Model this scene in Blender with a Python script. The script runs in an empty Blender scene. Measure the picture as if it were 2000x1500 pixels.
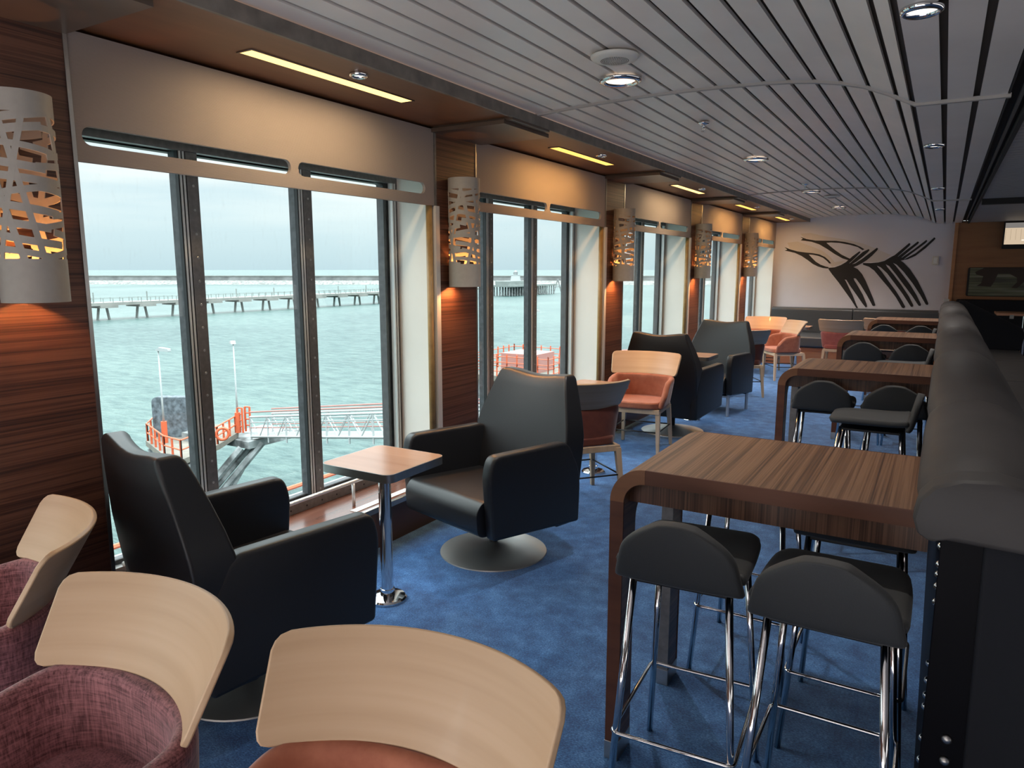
import bpy, bmesh, math, random
from mathutils import Vector, Matrix
R = math.radians
random.seed(7)
C = bpy.context.scene.collection

# ------------------------------------------------------------------ materials
MATS = {}
class NB:
    """small node builder"""
    def __init__(s, name):
        s.m = bpy.data.materials.new(name); s.m.use_nodes = True
        s.t = s.m.node_tree; s.t.nodes.clear()
        s.out = s.t.nodes.new('ShaderNodeOutputMaterial')
    def n(s, typ, **kw):
        nd = s.t.nodes.new(typ)
        for k, v in kw.items():
            if k.startswith('_'): nd.inputs[int(k[1:])].default_value = v
            else: setattr(nd, k, v)
        return nd
    def l(s, a, b): s.t.links.new(a, b)
    def bsdf(s, **kw):
        b = s.n('ShaderNodeBsdfPrincipled')
        for k, v in kw.items():
            b.inputs[k.replace('_', ' ')].default_value = v
        s.l(b.outputs[0], s.out.inputs[0]); return b
    def coord(s, scale=(1, 1, 1), which='Object', rot=(0, 0, 0)):
        tc = s.n('ShaderNodeTexCoord'); mp = s.n('ShaderNodeMapping')
        mp.inputs['Scale'].default_value = scale; mp.inputs['Rotation'].default_value = rot
        s.l(tc.outputs[which], mp.inputs[0]); return mp.outputs[0]
    def noise(s, vec, scale, detail=3, rough=0.5):
        nz = s.n('ShaderNodeTexNoise'); nz.inputs['Scale'].default_value = scale
        nz.inputs['Detail'].default_value = detail; nz.inputs['Roughness'].default_value = rough
        s.l(vec, nz.inputs['Vector']); return nz.outputs['Fac']
    def ramp(s, fac, stops):
        r = s.n('ShaderNodeValToRGB'); e = r.color_ramp.elements
        while len(e) < len(stops): e.new(0.5)
        for i, (p, c) in enumerate(stops):
            e[i].position = p; e[i].color = (*c, 1)
        s.l(fac, r.inputs[0]); return r.outputs[0]
    def bump(s, fac, strength, dist=0.002):
        b = s.n('ShaderNodeBump'); b.inputs['Strength'].default_value = strength
        b.inputs['Distance'].default_value = dist; s.l(fac, b.inputs['Height']); return b.outputs[0]

def plain(name, col, rough=0.5, metal=0.0, var=0.0, vs=8, bump=0.0, bs=60, spec=0.5, sheen=0.0, coat=0.0):
    if name in MATS: return MATS[name]
    b = NB(name); p = b.bsdf(Base_Color=(*col, 1), Roughness=rough, Metallic=metal)
    p.inputs['Specular IOR Level'].default_value = spec
    if sheen: p.inputs['Sheen Weight'].default_value = sheen
    if coat: p.inputs['Coat Weight'].default_value = coat; p.inputs['Coat Roughness'].default_value = 0.12
    if var:
        f = b.noise(b.coord(), vs, 4)
        lo = tuple(c * (1 - var) for c in col); hi = tuple(min(1, c * (1 + var)) for c in col)
        b.l(b.ramp(f, [(0.3, lo), (0.7, hi)]), p.inputs['Base Color'])
    if bump:
        b.l(b.bump(b.noise(b.coord(), bs, 3), bump), p.inputs['Normal'])
    MATS[name] = b.m; return b.m

def striped(name, across, cols, rough=0.4, fine=70, coat=0.0, along=2.0):
    """zebra veneer: thin dark lines, varying along one axis, drawn out along the others"""
    if name in MATS: return MATS[name]
    b = NB(name); p = b.bsdf(Roughness=rough)
    p.inputs['Coat Weight'].default_value = coat
    sc = [along * .6] * 3; sc['xyz'.index(across)] = fine
    f1 = b.noise(b.coord(tuple(sc)), 1.0, 3, 0.55)
    sc2 = [along * .3] * 3; sc2['xyz'.index(across)] = fine * 0.28
    f2 = b.noise(b.coord(tuple(sc2)), 1.0, 2, 0.5)
    mx = b.n('ShaderNodeMath', operation='MULTIPLY_ADD'); mx.inputs[1].default_value = 0.45
    b.l(f2, mx.inputs[0]); sc3 = b.n('ShaderNodeMath', operation='MULTIPLY'); sc3.inputs[1].default_value = 0.62
    b.l(f1, sc3.inputs[0]); b.l(sc3.outputs[0], mx.inputs[2])
    b.l(b.ramp(mx.outputs[0], [(0.38, cols[0]), (0.5, cols[1]), (0.62, cols[2]), (0.75, cols[1])]), p.inputs['Base Color'])
    MATS[name] = b.m; return b.m

def emit(name, col, s):
    if name in MATS: return MATS[name]
    b = NB(name); e = b.n('ShaderNodeEmission'); e.inputs[0].default_value = (*col, 1); e.inputs[1].default_value = s
    b.l(e.outputs[0], b.out.inputs[0]); MATS[name] = b.m; return b.m

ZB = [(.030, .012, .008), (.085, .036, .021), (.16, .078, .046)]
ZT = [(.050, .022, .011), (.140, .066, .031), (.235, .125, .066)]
M_PIL = striped('zebra_wall_veneer', 'z', [(.026, .010, .008), (.072, .027, .017), (.135, .058, .036)], 0.5, 165)
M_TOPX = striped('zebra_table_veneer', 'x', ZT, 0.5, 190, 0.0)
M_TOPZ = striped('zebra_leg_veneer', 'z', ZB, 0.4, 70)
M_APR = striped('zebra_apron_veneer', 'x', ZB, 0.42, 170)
M_EDGE = striped('red_solid_wood', 'z', [(.060, .017, .008), (.085, .026, .011), (.11, .035, .015)], 0.6, 14, 0.0)
M_BEND = striped('bend_solid_wood', 'z', [(.14, .052, .018), (.17, .066, .024), (.20, .08, .03)], 0.5, 14)
M_SOFF = striped('soffit_cherry', 'x', [(.13, .055, .026), (.16, .068, .033), (.185, .08, .039)], 0.42, 10)
M_ORANGE = striped('end_wall_wood', 'z', [(.20, .085, .030), (.235, .10, .037), (.27, .12, .045)], 0.45, 12)
M_TRIMW = striped('end_trim_wood', 'z', [(.33, .15, .06), (.37, .17, .07), (.40, .19, .085)], 0.45, 12)
M_PLINTH = striped('plinth_wood', 'z', [(.085, .037, .022), (.10, .045, .027), (.12, .052, .03)], 0.4, 12)
M_SILL = striped('sill_laminate', 'x', [(.12, .05, .036), (.15, .064, .045), (.18, .08, .057)], 0.22, 16)
M_STEP = striped('platform_wood', 'z', [(.30, .11, .05), (.34, .13, .06), (.38, .15, .075)], 0.3, 20)
M_BEECH = striped('beech_veneer', 'z', [(.47, .31, .185), (.52, .35, .215), (.56, .385, .245)], 0.42, 22, 0.04, along=1.2)
M_BEECHL = striped('beech_leg', 'x', [(.47, .33, .21), (.53, .38, .25), (.58, .42, .29)], 0.4, 25)
M_LAM = striped('table_laminate', 'y', [(.40, .20, .115), (.45, .235, .14), (.50, .27, .165)], 0.22, 14)
M_LEATHER = plain('black_leather', (.016, .017, .020), 0.42, bump=0.18, bs=240, spec=0.45)
M_STOOL = plain('stool_charcoal', (.024, .026, .028), 0.62, bump=0.3, bs=420, sheen=0.1)
M_BOOTH = plain('booth_leatherette', (.050, .046, .046), 0.62, spec=0.3, var=0.1, vs=5, bump=0.1, bs=200)
M_BOOTHD = plain('booth_dark_fabric', (.011, .012, .016), 0.8, spec=0.2, bump=0.3, bs=350)
M_BLACKG = plain('black_gloss_panel', (.003, .003, .005), 0.5, spec=0.08)
M_BENCH = plain('bench_leather', (.060, .063, .068), 0.38, bump=0.1, bs=150)
M_CHROME = plain('chrome', (.72, .72, .74), 0.08, 1.0)
M_STEEL = plain('brushed_steel', (.46, .45, .44), 0.34, 1.0, var=0.06, vs=30)
M_DISC = plain('spun_steel', (.50, .49, .48), 0.42, 0.9)
M_FRAME = plain('window_steel', (.20, .19, .185), 0.45, 0.6, var=0.15, vs=40)
M_FIN = plain('black_fin', (.060, .060, .066), 0.55, var=0.35, vs=30)
M_GASKET = plain('black_gasket', (.012, .012, .014), 0.6)
M_BACKROD = plain('black_rod', (.015, .015, .017), 0.4, 0.3)
M_SILVER = plain('silver_tube', (.55, .57, .60), 0.35, 0.8)
M_ALU = plain('bright_aluminium', (.78, .77, .76), 0.4, 0.5)
M_WHITE = plain('white_paint', (.75, .75, .74), 0.4)
M_REVEAL = plain('reveal_cream', (.80, .755, .70), 0.5, var=0.03, vs=3)
M_GOLD = plain('gold_strip', (.36, .22, .085), 0.4, var=0.15, vs=20)
M_FASCIA = plain('worn_fascia', (.17, .15, .13), 0.55, var=0.25, vs=14)
M_CASE = plain('casing_panel', (.095, .066, .05), 0.35, var=0.08, vs=6)
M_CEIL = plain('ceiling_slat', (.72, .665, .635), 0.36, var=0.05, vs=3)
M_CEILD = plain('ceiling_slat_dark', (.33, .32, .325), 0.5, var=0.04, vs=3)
M_GAP = plain('ceiling_gap', (.085, .072, .063), 0.8)
M_RIB = plain('ceiling_rib', (.40, .37, .355), 0.5)
M_BLACK = plain('matt_black', (.008, .008, .009), 0.7)
M_WALL = plain('end_wall_paint', (.66, .665, .75), 0.7, var=0.03, vs=2)
M_ART = plain('art_black', (.012, .012, .014), 0.6)
M_ARTG = plain('art_grey', (.60, .575, .58), 0.7)
M_PLASTIC = plain('cream_plastic', (.62, .60, .56), 0.4)
M_SHADE = plain('lamp_shade', (.32, .295, .265), 0.6, var=0.04, vs=40)
M_DARKWALL = plain('unseen_wall', (.22, .19, .17), 0.7)
M_PIT = plain('spot_dark', (.03, .03, .03), 0.5)

def fabric(name, lo, hi, cross=True):
    if name in MATS: return MATS[name]
    b = NB(name); p = b.bsdf(Roughness=0.75); p.inputs['Sheen Weight'].default_value = 0.35
    p.inputs['Sheen Roughness'].default_value = 0.4
    if cross:
        f1 = b.noise(b.coord((14, 14, 190)), 1.0, 4, 0.65); f2 = b.noise(b.coord((190, 190, 14)), 1.0, 4, 0.65)
        ad = b.n('ShaderNodeMath', operation='ADD'); b.l(f1, ad.inputs[0]); b.l(f2, ad.inputs[1])
        hf = b.n('ShaderNodeMath', operation='MULTIPLY'); hf.inputs[1].default_value = 0.5; b.l(ad.outputs[0], hf.inputs[0]); f = hf.outputs[0]
        b.l(b.ramp(f, [(0.40, lo), (0.60, hi)]), p.inputs['Base Color'])
    else:
        f = b.noise(b.coord(), 18, 6, 0.65)
        b.l(b.ramp(f, [(0.3, lo), (0.7, hi)]), p.inputs['Base Color'])
    b.l(b.bump(f, 0.25, 0.002), p.inputs['Normal'])
    MATS[name] = b.m; return b.m
F_ROSE = fabric('rose_weave', (.07, .013, .017), (.30, .115, .125))
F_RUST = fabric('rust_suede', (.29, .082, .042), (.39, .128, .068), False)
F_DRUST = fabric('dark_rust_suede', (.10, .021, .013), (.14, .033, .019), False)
F_RED = fabric('brick_red_suede', (.24, .055, .050), (.31, .085, .075), False)

def carpet():
    b = NB('blue_carpet'); p = b.bsdf(Roughness=0.95); p.inputs['Sheen Weight'].default_value = 0.2
    f1 = b.noise(b.coord((110, 200, 110)), 1.0, 4, 0.75); f2 = b.noise(b.coord(), 9, 4, 0.7)
    ad = b.n('ShaderNodeMath', operation='MULTIPLY_ADD'); ad.inputs[1].default_value = 0.35
    b.l(f2, ad.inputs[0]); m = b.n('ShaderNodeMath', operation='MULTIPLY'); m.inputs[1].default_value = 0.65
    b.l(f1, m.inputs[0]); b.l(m.outputs[0], ad.inputs[2])
    b.l(b.ramp(ad.outputs[0], [(0.42, (.008, .052, .17)), (0.52, (.026, .125, .34)), (0.62, (.10, .265, .57))]), p.inputs['Base Color'])
    b.l(b.bump(f1, 0.6, 0.004), p.inputs['Normal'])
    return b.m
M_CARPET = carpet()

def valance_fabric():
    b = NB('ribbed_valance'); p = b.bsdf(Base_Color=(.28, .235, .22, 1), Roughness=0.75)
    w = b.n('ShaderNodeTexWave', wave_type='BANDS', bands_direction='Z'); w.inputs['Scale'].default_value = 60
    b.l(b.coord(), w.inputs['Vector']); b.l(b.bump(w.outputs['Fac'], 0.25, 0.002), p.inputs['Normal'])
    return b.m
M_VAL = valance_fabric()

def glass():
    b = NB('window_glass')
    tr = b.n('ShaderNodeBsdfTransparent'); tr.inputs[0].default_value = (.955, .985, .98, 1)
    gl = b.n('ShaderNodeBsdfGlossy'); gl.inputs['Roughness'].default_value = 0.02
    lw = b.n('ShaderNodeLayerWeight'); lw.inputs[0].default_value = .5
    pw = b.n('ShaderNodeMath', operation='POWER'); pw.inputs[1].default_value = 5; b.l(lw.outputs['Facing'], pw.inputs[0])
    fr = b.n('ShaderNodeMath', operation='MULTIPLY_ADD'); fr.inputs[1].default_value = .5; fr.inputs[2].default_value = .02; b.l(pw.outputs[0], fr.inputs[0])
    mix = b.n('ShaderNodeMixShader'); b.l(fr.outputs[0], mix.inputs[0]); b.l(tr.outputs[0], mix.inputs[1]); b.l(gl.outputs[0], mix.inputs[2])
    # dried salt specks on the pane
    df = b.n('ShaderNodeBsdfDiffuse'); df.inputs[0].default_value = (.8, .82, .82, 1)
    f = b.noise(b.coord((1, 30, 6)), 2.0, 5, 0.7); r = b.ramp(f, [(0.55, (0, 0, 0)), (0.9, (.05, .05, .05))])
    m2 = b.n('ShaderNodeMixShader'); b.l(r, m2.inputs[0]); b.l(mix.outputs[0], m2.inputs[1]); b.l(df.outputs[0], m2.inputs[2])
    b.l(m2.outputs[0], b.out.inputs[0]); return b.m
M_GLASS = glass()

def sea_mat():
    b = NB('sea_water'); p = b.bsdf(Base_Color=(.17, .40, .42, 1), Roughness=0.28)
    p.inputs['IOR'].default_value = 1.33; p.inputs['Specular IOR Level'].default_value = .3
    v = b.coord((1, 1, 1))
    f1 = b.noise(b.coord((.35, .9, 1), rot=(0, 0, .5)), 1.0, 5, 0.6); f2 = b.noise(v, 0.012, 4, 0.6)
    ad = b.n('ShaderNodeMath', operation='ADD'); b.l(f1, ad.inputs[0]); b.l(f2, ad.inputs[1])
    hf = b.n('ShaderNodeMath', operation='MULTIPLY'); hf.inputs[1].default_value = .5; b.l(ad.outputs[0], hf.inputs[0])
    b.l(b.ramp(hf.outputs[0], [(0.40, (.022, .050, .050)), (0.5, (.048, .084, .080)), (0.60, (.075, .116, .106))]), p.inputs['Base Color'])
    b.l(b.bump(f1, 0.8, 0.8), p.inputs['Normal'])
    return b.m
M_SEA = sea_mat()
M_STONE = plain('hazed_stone', (.17, .172, .17), 0.9, var=0.35, vs=.12)  # distance haze is put into the stone colour by hand
M_STONE2 = plain('hazed_stone_rubble', (.17, .17, .16), 0.9, var=0.5, vs=.5)  # rubble tone carries the same painted haze
M_CONC = plain('jetty_concrete', (.19, .19, .175), 0.9, var=0.15, vs=.3)
M_CONCD = plain('jetty_leg_concrete', (.17, .19, .18), 0.9, var=0.15, vs=.3)
M_DECK = plain('dolphin_deck', (.15, .135, .112), 0.9, var=0.2, vs=1.5)
M_CAIS = plain('weathered_caisson', (.19, .20, .20), 0.95, var=0.7, vs=1.3)
M_RAILO = plain('orange_paint', (.50, .09, .032), 0.5)
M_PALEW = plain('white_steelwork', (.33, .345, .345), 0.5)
M_PINK = plain('faded_red_rail', (.31, .14, .12), 0.6)
M_FENDER = plain('fender_rubber', (.085, .10, .115), 0.8, var=0.6, vs=4)
M_WARM = emit('strip_warm', (1.0, .60, .20), 2.3)
M_WARM2 = emit('strip_amber', (1.0, .50, .10), 2.0)
M_LENS = emit('lens_glow', (1.0, .80, .62), 1.5)
M_LENSW = emit('lens_white', (1.0, .95, .88), 1.8)
M_BULB = emit('bulb_glow', (1.0, .45, .15), 3.0)

# ------------------------------------------------------------------ mesh helpers
def box(bm, x0, x1, y0, y1, z0, z1):
    vs = [bm.verts.new((x, y, z)) for x in (x0, x1) for y in (y0, y1) for z in (z0, z1)]
    for f in ((0, 1, 3, 2), (4, 6, 7, 5), (0, 4, 5, 1), (2, 3, 7, 6), (0, 2, 6, 4), (1, 5, 7, 3)):
        bm.faces.new([vs[i] for i in f])
    return bm
def BM(): return bmesh.new()
def bx(*a): return box(BM(), *a)
def tube(bm, pts, r, seg=10, closed=False, r2=None):
    P = [Vector(p) for p in pts]; n = len(P); rings = []
    up = Vector((0, 0, 1)); prev = None
    for i in range(n):
        if closed: d = P[(i + 1) % n] - P[i - 1]
        elif i == 0: d = P[1] - P[0]
        elif i == n - 1: d = P[-1] - P[-2]
        else: d = (P[i + 1] - P[i]).normalized() + (P[i] - P[i - 1]).normalized()
        d.normalize()
        if prev is None:
            a = d.cross(up if abs(d.z) < 0.9 else Vector((1, 0, 0))).normalized()
        else:
            a = (prev - d * prev.dot(d)).normalized()
        prev = a; b = d.cross(a); rr = r if r2 is None else r + (r2 - r) * i / (n - 1)
        rings.append([bm.verts.new(P[i] + (a * math.cos(t) + b * math.sin(t)) * rr) for t in [2 * math.pi * k / seg for k in range(seg)]])
    m = n if closed else n - 1
    for i in range(m):
        A, B = rings[i], rings[(i + 1) % n]
        for k in range(seg): bm.faces.new((A[k], A[(k + 1) % seg], B[(k + 1) % seg], B[k]))
    if not closed:
        bm.faces.new(list(reversed(rings[0]))); bm.faces.new(rings[-1])
    return bm
def tb(pts, r, seg=10, **k): return tube(BM(), pts, r, seg, **k)
def lathe(bm, prof, cx=0, cy=0, seg=40):
    rings = []
    for r, z in prof:
        if r < 1e-6: rings.append([bm.verts.new((cx, cy, z))])
        else: rings.append([bm.verts.new((cx + r * math.cos(2 * math.pi * k / seg), cy + r * math.sin(2 * math.pi * k / seg), z)) for k in range(seg)])
    for A, B in zip(rings, rings[1:]):
        for k in range(seg):
            k2 = (k + 1) % seg
            if len(A) == 1 and len(B) == 1: continue
            if len(A) == 1: bm.faces.new((A[0], B[k2], B[k]))
            elif len(B) == 1: bm.faces.new((A[k], A[k2], B[0]))
            else: bm.faces.new((A[k], A[k2], B[k2], B[k]))
    return bm
def lt(prof, cx=0, cy=0, seg=40): return lathe(BM(), prof, cx, cy, seg)
AX = {'z': lambda u, v, w: (u, v, w), 'y': lambda u, v, w: (u, w, v), 'x': lambda u, v, w: (w, u, v)}
def plate(outer, holes, w0, w1, axis, bevel=0.0):
    """flat sheet with holes: outline in two axes, thickness along the third"""
    cu = bpy.data.curves.new('tmp', 'CURVE'); cu.dimensions = '2D'; cu.fill_mode = 'BOTH'
    for loop in [outer] + list(holes):
        sp = cu.splines.new('POLY'); sp.points.add(len(loop) - 1); sp.use_cyclic_u = True
        for p, (u, v) in zip(sp.points, loop): p.co = (u, v, 0, 1)
    cu.extrude = (w1 - w0) / 2 - bevel; cu.bevel_depth = bevel; cu.bevel_resolution = 2; cu.offset = -bevel
    ob = bpy.data.objects.new('tmp', cu); C.objects.link(ob)
    me = bpy.data.meshes.new_from_object(ob.evaluated_get(bpy.context.evaluated_depsgraph_get()))
    bm = BM(); bm.from_mesh(me)
    bpy.data.objects.remove(ob); bpy.data.curves.remove(cu); bpy.data.meshes.remove(me)
    f = AX[axis]
    for v in bm.verts: v.co = f(v.co.x, v.co.y, (w0 + w1) / 2 + v.co.z)
    bmesh.ops.remove_doubles(bm, verts=bm.verts, dist=1e-5)
    bmesh.ops.recalc_face_normals(bm, faces=bm.faces)
    return bm
def prism(outline, w0, w1, axis, bm=None):
    bm = bm or BM(); f = AX[axis]
    A = [bm.verts.new(f(u, v, w0)) for u, v in outline]; B = [bm.verts.new(f(u, v, w1)) for u, v in outline]
    n = len(A); bm.faces.new(A); bm.faces.new(list(reversed(B)))
    for i in range(n): bm.faces.new((A[i], B[i], B[(i + 1) % n], A[(i + 1) % n]))
    bmesh.ops.recalc_face_normals(bm, faces=bm.faces)
    return bm
def rrect(x0, x1, y0, y1, r, n=6):
    out = []
    for cx, cy, a in ((x1 - r, y1 - r, 0), (x0 + r, y1 - r, 90), (x0 + r, y0 + r, 180), (x1 - r, y0 + r, 270)):
        for k in range(n + 1):
            t = R(a + 90 * k / n); out.append((cx + r * math.cos(t), cy + r * math.sin(t)))
    return out
def rounded(poly, r, n=5):
    """polygon with each corner (x, y[, radius]) rounded"""
    out = []; m = len(poly)
    for i in range(m):
        p = Vector(poly[i][:2]); a = Vector(poly[i - 1][:2]); b = Vector(poly[(i + 1) % m][:2])
        rr = poly[i][2] if len(poly[i]) > 2 else r
        da, db = (a - p), (b - p)
        d = min(rr, da.length * .45, db.length * .45)
        if d < 1e-5: out.append(tuple(p)); continue
        s, e = p + da.normalized() * d, p + db.normalized() * d
        for k in range(n + 1):
            t = k / n; q = s * (1 - t) ** 2 + p * 2 * t * (1 - t) + e * t * t; out.append(tuple(q))
    return out
def shell(P, th, nrm=None):
    """closed sheet from a grid of points, thickness th behind the surface"""
    bm = BM(); nu, nv = len(P), len(P[0]); P = [[Vector(p) for p in row] for row in P]
    A, B = [], []
    for i in range(nu):
        ra, rb = [], []
        for j in range(nv):
            du = P[min(i + 1, nu - 1)][j] - P[max(i - 1, 0)][j]; dv = P[i][min(j + 1, nv - 1)] - P[i][max(j - 1, 0)]
            n = du.cross(dv); n = n.normalized() if n.length > 1e-9 else Vector((0, 0, 1))
            if nrm: n = Vector(nrm)
            t = th(i, j) if callable(th) else th
            ra.append(bm.verts.new(P[i][j])); rb.append(bm.verts.new(P[i][j] - n * t))
        A.append(ra); B.append(rb)
    for i in range(nu - 1):
        for j in range(nv - 1):
            bm.faces.new((A[i][j], A[i][j + 1], A[i + 1][j + 1], A[i + 1][j])); bm.faces.new((B[i][j], B[i + 1][j], B[i + 1][j + 1], B[i][j + 1]))
    for i in range(nu - 1):
        bm.faces.new((A[i][0], A[i + 1][0], B[i + 1][0], B[i][0])); bm.faces.new((A[i][-1], B[i][-1], B[i + 1][-1], A[i + 1][-1]))
    for j in range(nv - 1):
        bm.faces.new((A[0][j], B[0][j], B[0][j + 1], A[0][j + 1])); bm.faces.new((A[-1][j], A[-1][j + 1], B[-1][j + 1], B[-1][j]))
    bmesh.ops.recalc_face_normals(bm, faces=bm.faces)
    return bm

def obj(name, bm, m, parent=None, smooth=False, bevel=0, sub=0, seg=3, kind=None):
    me = bpy.data.meshes.new(name); bm.normal_update(); bm.to_mesh(me); bm.free()
    me.materials.append(m)
    o = bpy.data.objects.new(name, me); C.objects.link(o)
    if parent: o.parent = parent
    if smooth:
        for p in me.polygons: p.use_smooth = True
    if bevel:
        b = o.modifiers.new('bevel', 'BEVEL'); b.width = bevel; b.segments = seg; b.limit_method = 'ANGLE'; b.angle_limit = R(40)
        for p in me.polygons: p.use_smooth = True
        b.harden_normals = True
    if sub:
        s = o.modifiers.new('sub', 'SUBSURF'); s.levels = sub; s.render_levels = sub
    if smooth == 'auto':
        o.modifiers.new('ws', 'WEIGHTED_NORMAL') if False else None
        me.set_sharp_from_angle(angle=R(35))
    if kind: o['kind'] = kind
    return o
def tag(o, label, cat, group=None):
    o['label'] = label; o['category'] = cat
    if group: o['group'] = group
    return o
def thing(name, label, cat, loc=(0, 0, 0), rz=0, group=None):
    o = bpy.data.objects.new(name, None); C.objects.link(o); o.empty_display_size = .1
    o.location = loc; o.rotation_euler = (0, 0, R(rz))
    return tag(o, label, cat, group)
def dup(root, loc, rz, label, mats=None, skip=()):
    def cp(o, parent):
        c = o.copy(); C.objects.link(c)
        if parent: c.parent = parent
        for ch in kids(o):
            if ch.type == 'LIGHT' and False: continue
            cp(ch, c)
        return c
    r = cp(root, None); r.location = loc; r.rotation_euler = (0, 0, R(rz)); r['label'] = label
    return r
KIDS = {}
def kids(o): return [c for c in list(o.children)]
def recol(root, table):
    """give a copied thing its own upholstery: table maps part name -> material"""
    for ch in root.children:
        base = ch.name.split('.')[0]
        if base in table:
            ch.data = ch.data.copy(); ch.data.materials.clear(); ch.data.materials.append(table[base])
def struct(name, bm, m, **k): return obj(name, bm, m, kind='structure', **k)

# ------------------------------------------------------------------ room
XW, XG = -2.78, -3.13             # face of the pilasters, plane of the glass
SOF, EDGE = 2.52, -2.21           # soffit height and its inner edge
BAY = 2.655
YB = 14.42                        # end wall
Y0 = -4.4
struct('floor', bx(-3.1, 7.2, Y0, YB + .1, -.08, 0), M_CARPET)
# pilasters between the windows
for k in range(-1, 5):
    y0, y1 = 1.065 + BAY * k, 1.528 + BAY * k
    p = struct('pilaster', prism([(XG - .1, y0 + .085), (XW, y0), (XW, y1), (XG - .1, y1)], .0, SOF + .05, 'z'), M_PIL)
    if k >= 0:
        obj('corner_strip', bx(XW - .012, XW + .004, y1 - .012, y1 + .003, .26, 2.484), M_STEEL, p)
        if k > 0:
            obj('chrome_edge', bx(XW - .03, XW + .006, y0 - .008, y0 + .034, .26, 2.045), M_ALU, p)
            obj('edge_screw', lt([(0, XW), (.004, XW + .001), (.004, XW)], seg=8), M_GASKET, p) if False else None
            obj('gold_strip', tb([(XW - .03, y0 - .028, .27), (XW - .03, y0 - .028, 2.05)], .021, 12), M_GOLD, p, smooth=True)
            obj('side_trim', bx(XW - .02, XW + .003, y0 - .005, y0 + .012, 2.045, 2.484), M_FRAME, p)
# hull wall above and below the glass
struct('wall_left', bx(XG - .13, XG - .03, Y0, YB, 2.2, 2.75), M_DARKWALL)
pl = struct('sill_plinth', bx(XG + .0, XW - .004, Y0, YB, .0, .236), M_PLINTH)
obj('sill_top', bx(XG - .1, XW - .02, Y0, YB, .236, .25), M_SILL, pl)
obj('sill_edge', bx(XW - .024, XW + .002, Y0, YB, .222, .256), M_STEEL, pl, bevel=.003)
for k in range(0, 5):
    for a, b in ((.28, .95), (1.45, 1.95)):
        yy = 1.53 + BAY * k
        obj('air_slot', bx(-2.885, -2.835, yy + a, yy + b, .25, .254), M_WHITE, pl)

def window(k):
    """one bay: steel frame, three panes, two finned mullions, cream reveal"""
    o = BAY * k; y0, y1 = 1.545 + o, 3.765 + o
    w = bpy.data.objects.new('window_%d' % (k + 1 if k >= 0 else 6), None); C.objects.link(w); w['kind'] = 'structure'
    zt, zb = 2.2, .30
    f = BM()
    box(f, XG - .03, XG + .012, y0, y1, .25, zb + .01); box(f, XG - .03, XG + .012, y0, y1, zt, zt + .12)
    box(f, XG - .03, XG + .012, y0, y0 + .06, zb, zt); box(f, XG - .03, XG + .012, y1 - .022, y1, zb, zt)
    obj('frame', f, M_FRAME, w, bevel=.003)
    # screws along the sill rail and head
    s = BM()
    for i in range(18):
        yy = y0 + .1 + i * .122
        for z in (.278, zt + .05):
            lathe(s, [(.0, .0), (.005, .0), (.006, .002), (.0, .003)], 0, 0, 8)
            vs = s.verts[-0:] if False else [v for v in s.verts if not v.tag]
            for v in vs:
                v.co = (XG + .012 + v.co.z, yy + v.co.x, z + v.co.y); v.tag = True
    obj('screws', s, M_GASKET, w)
    # curved head corner of the outer opening
    ring = rrect(y0 + .03, y1 - .02, zb, zt + .01, .09, 6); inn = rrect(y0 + .07, y1 - .075, zb + .03, zt - .0, .07, 6)
    obj('outer_rim', plate(ring, [inn], XG - .08, XG - .03, 'x'), M_FIN, w)
    cuts = [(y0 + .06, 2.19 + o), (2.285 + o, 2.915 + o), (3.0 + o, y1 - .022)]
    for a, b in cuts:
        obj('pane', bx(XG - .022, XG - .016, a, b, zb, zt), M_GLASS, w)
    for a in (2.185 + o, 2.912 + o):
        m = obj('mullion', bx(XG - .02, XG + .008, a + .038, a + .1, zb, zt), M_FRAME, w, bevel=.002)
        obj('outer_fin', bx(XG - .07, XG - .024, a + .0, a + .09, zb, zt), M_FIN, m)
        obj('bead', bx(XG - .02, XG + .006, a + .004, a + .014, zb, zt), M_ALU, m)
        obj('bead', bx(XG - .02, XG + .006, a + .022, a + .032, zb, zt), M_ALU, m)
        obj('gasket', bx(XG - .02, XG + .002, a - .002, a + .038, zb, zt), M_GASKET, m)
        s = BM()
        for i in range(17):
            z = zb + .05 + i * .113
            lathe(s, [(.0, .0), (.006, .0), (.007, .0015), (.004, .003), (.0, .002)], 0, 0, 8)
            for v in s.verts:
                if not v.tag: v.co = (XG + .008 + v.co.z, a + .069 + v.co.x, z + v.co.y); v.tag = True
        obj('screws', s, M_STEEL, m)
    obj('outer_fin', bx(XG - .085, XG - .03, y1 - .1, y1 - .03, zb, zt), M_FIN, w)
    obj('bead', bx(XG - .02, XG + .014, y1 - .062, y1 - .05, zb, zt), M_ALU, w)
    obj('bead', bx(XG - .02, XG + .014, y1 - .04, y1 - .028, zb, zt), M_ALU, w)
    # cream reveals either side, slightly splayed
    obj('reveal', prism([(XG - .02, y1 - .002), (XW - .02, y1 - .08), (XW - .02, y1 - .05), (XG - .02, y1 + .03)], .25, 2.35, 'z'), M_REVEAL, w)
    obj('reveal', prism([(XG - .02, y0 - .03), (XW - .02, y0 - .03), (XW - .02, y0 - .005), (XG - .02, y0)], .25, 2.35, 'z'), M_REVEAL, w)
    obj('head_board', bx(XG, XW - .03, y0, y1 - .06, 2.34, 2.36), M_REVEAL, w)
    return w
for k in range(-1, 5): window(k)
struct('trim_9', bx(XW - .022, XW - .002, 1.532 - BAY, 3.712 - BAY, 2.045, 2.505), M_VAL)

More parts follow.
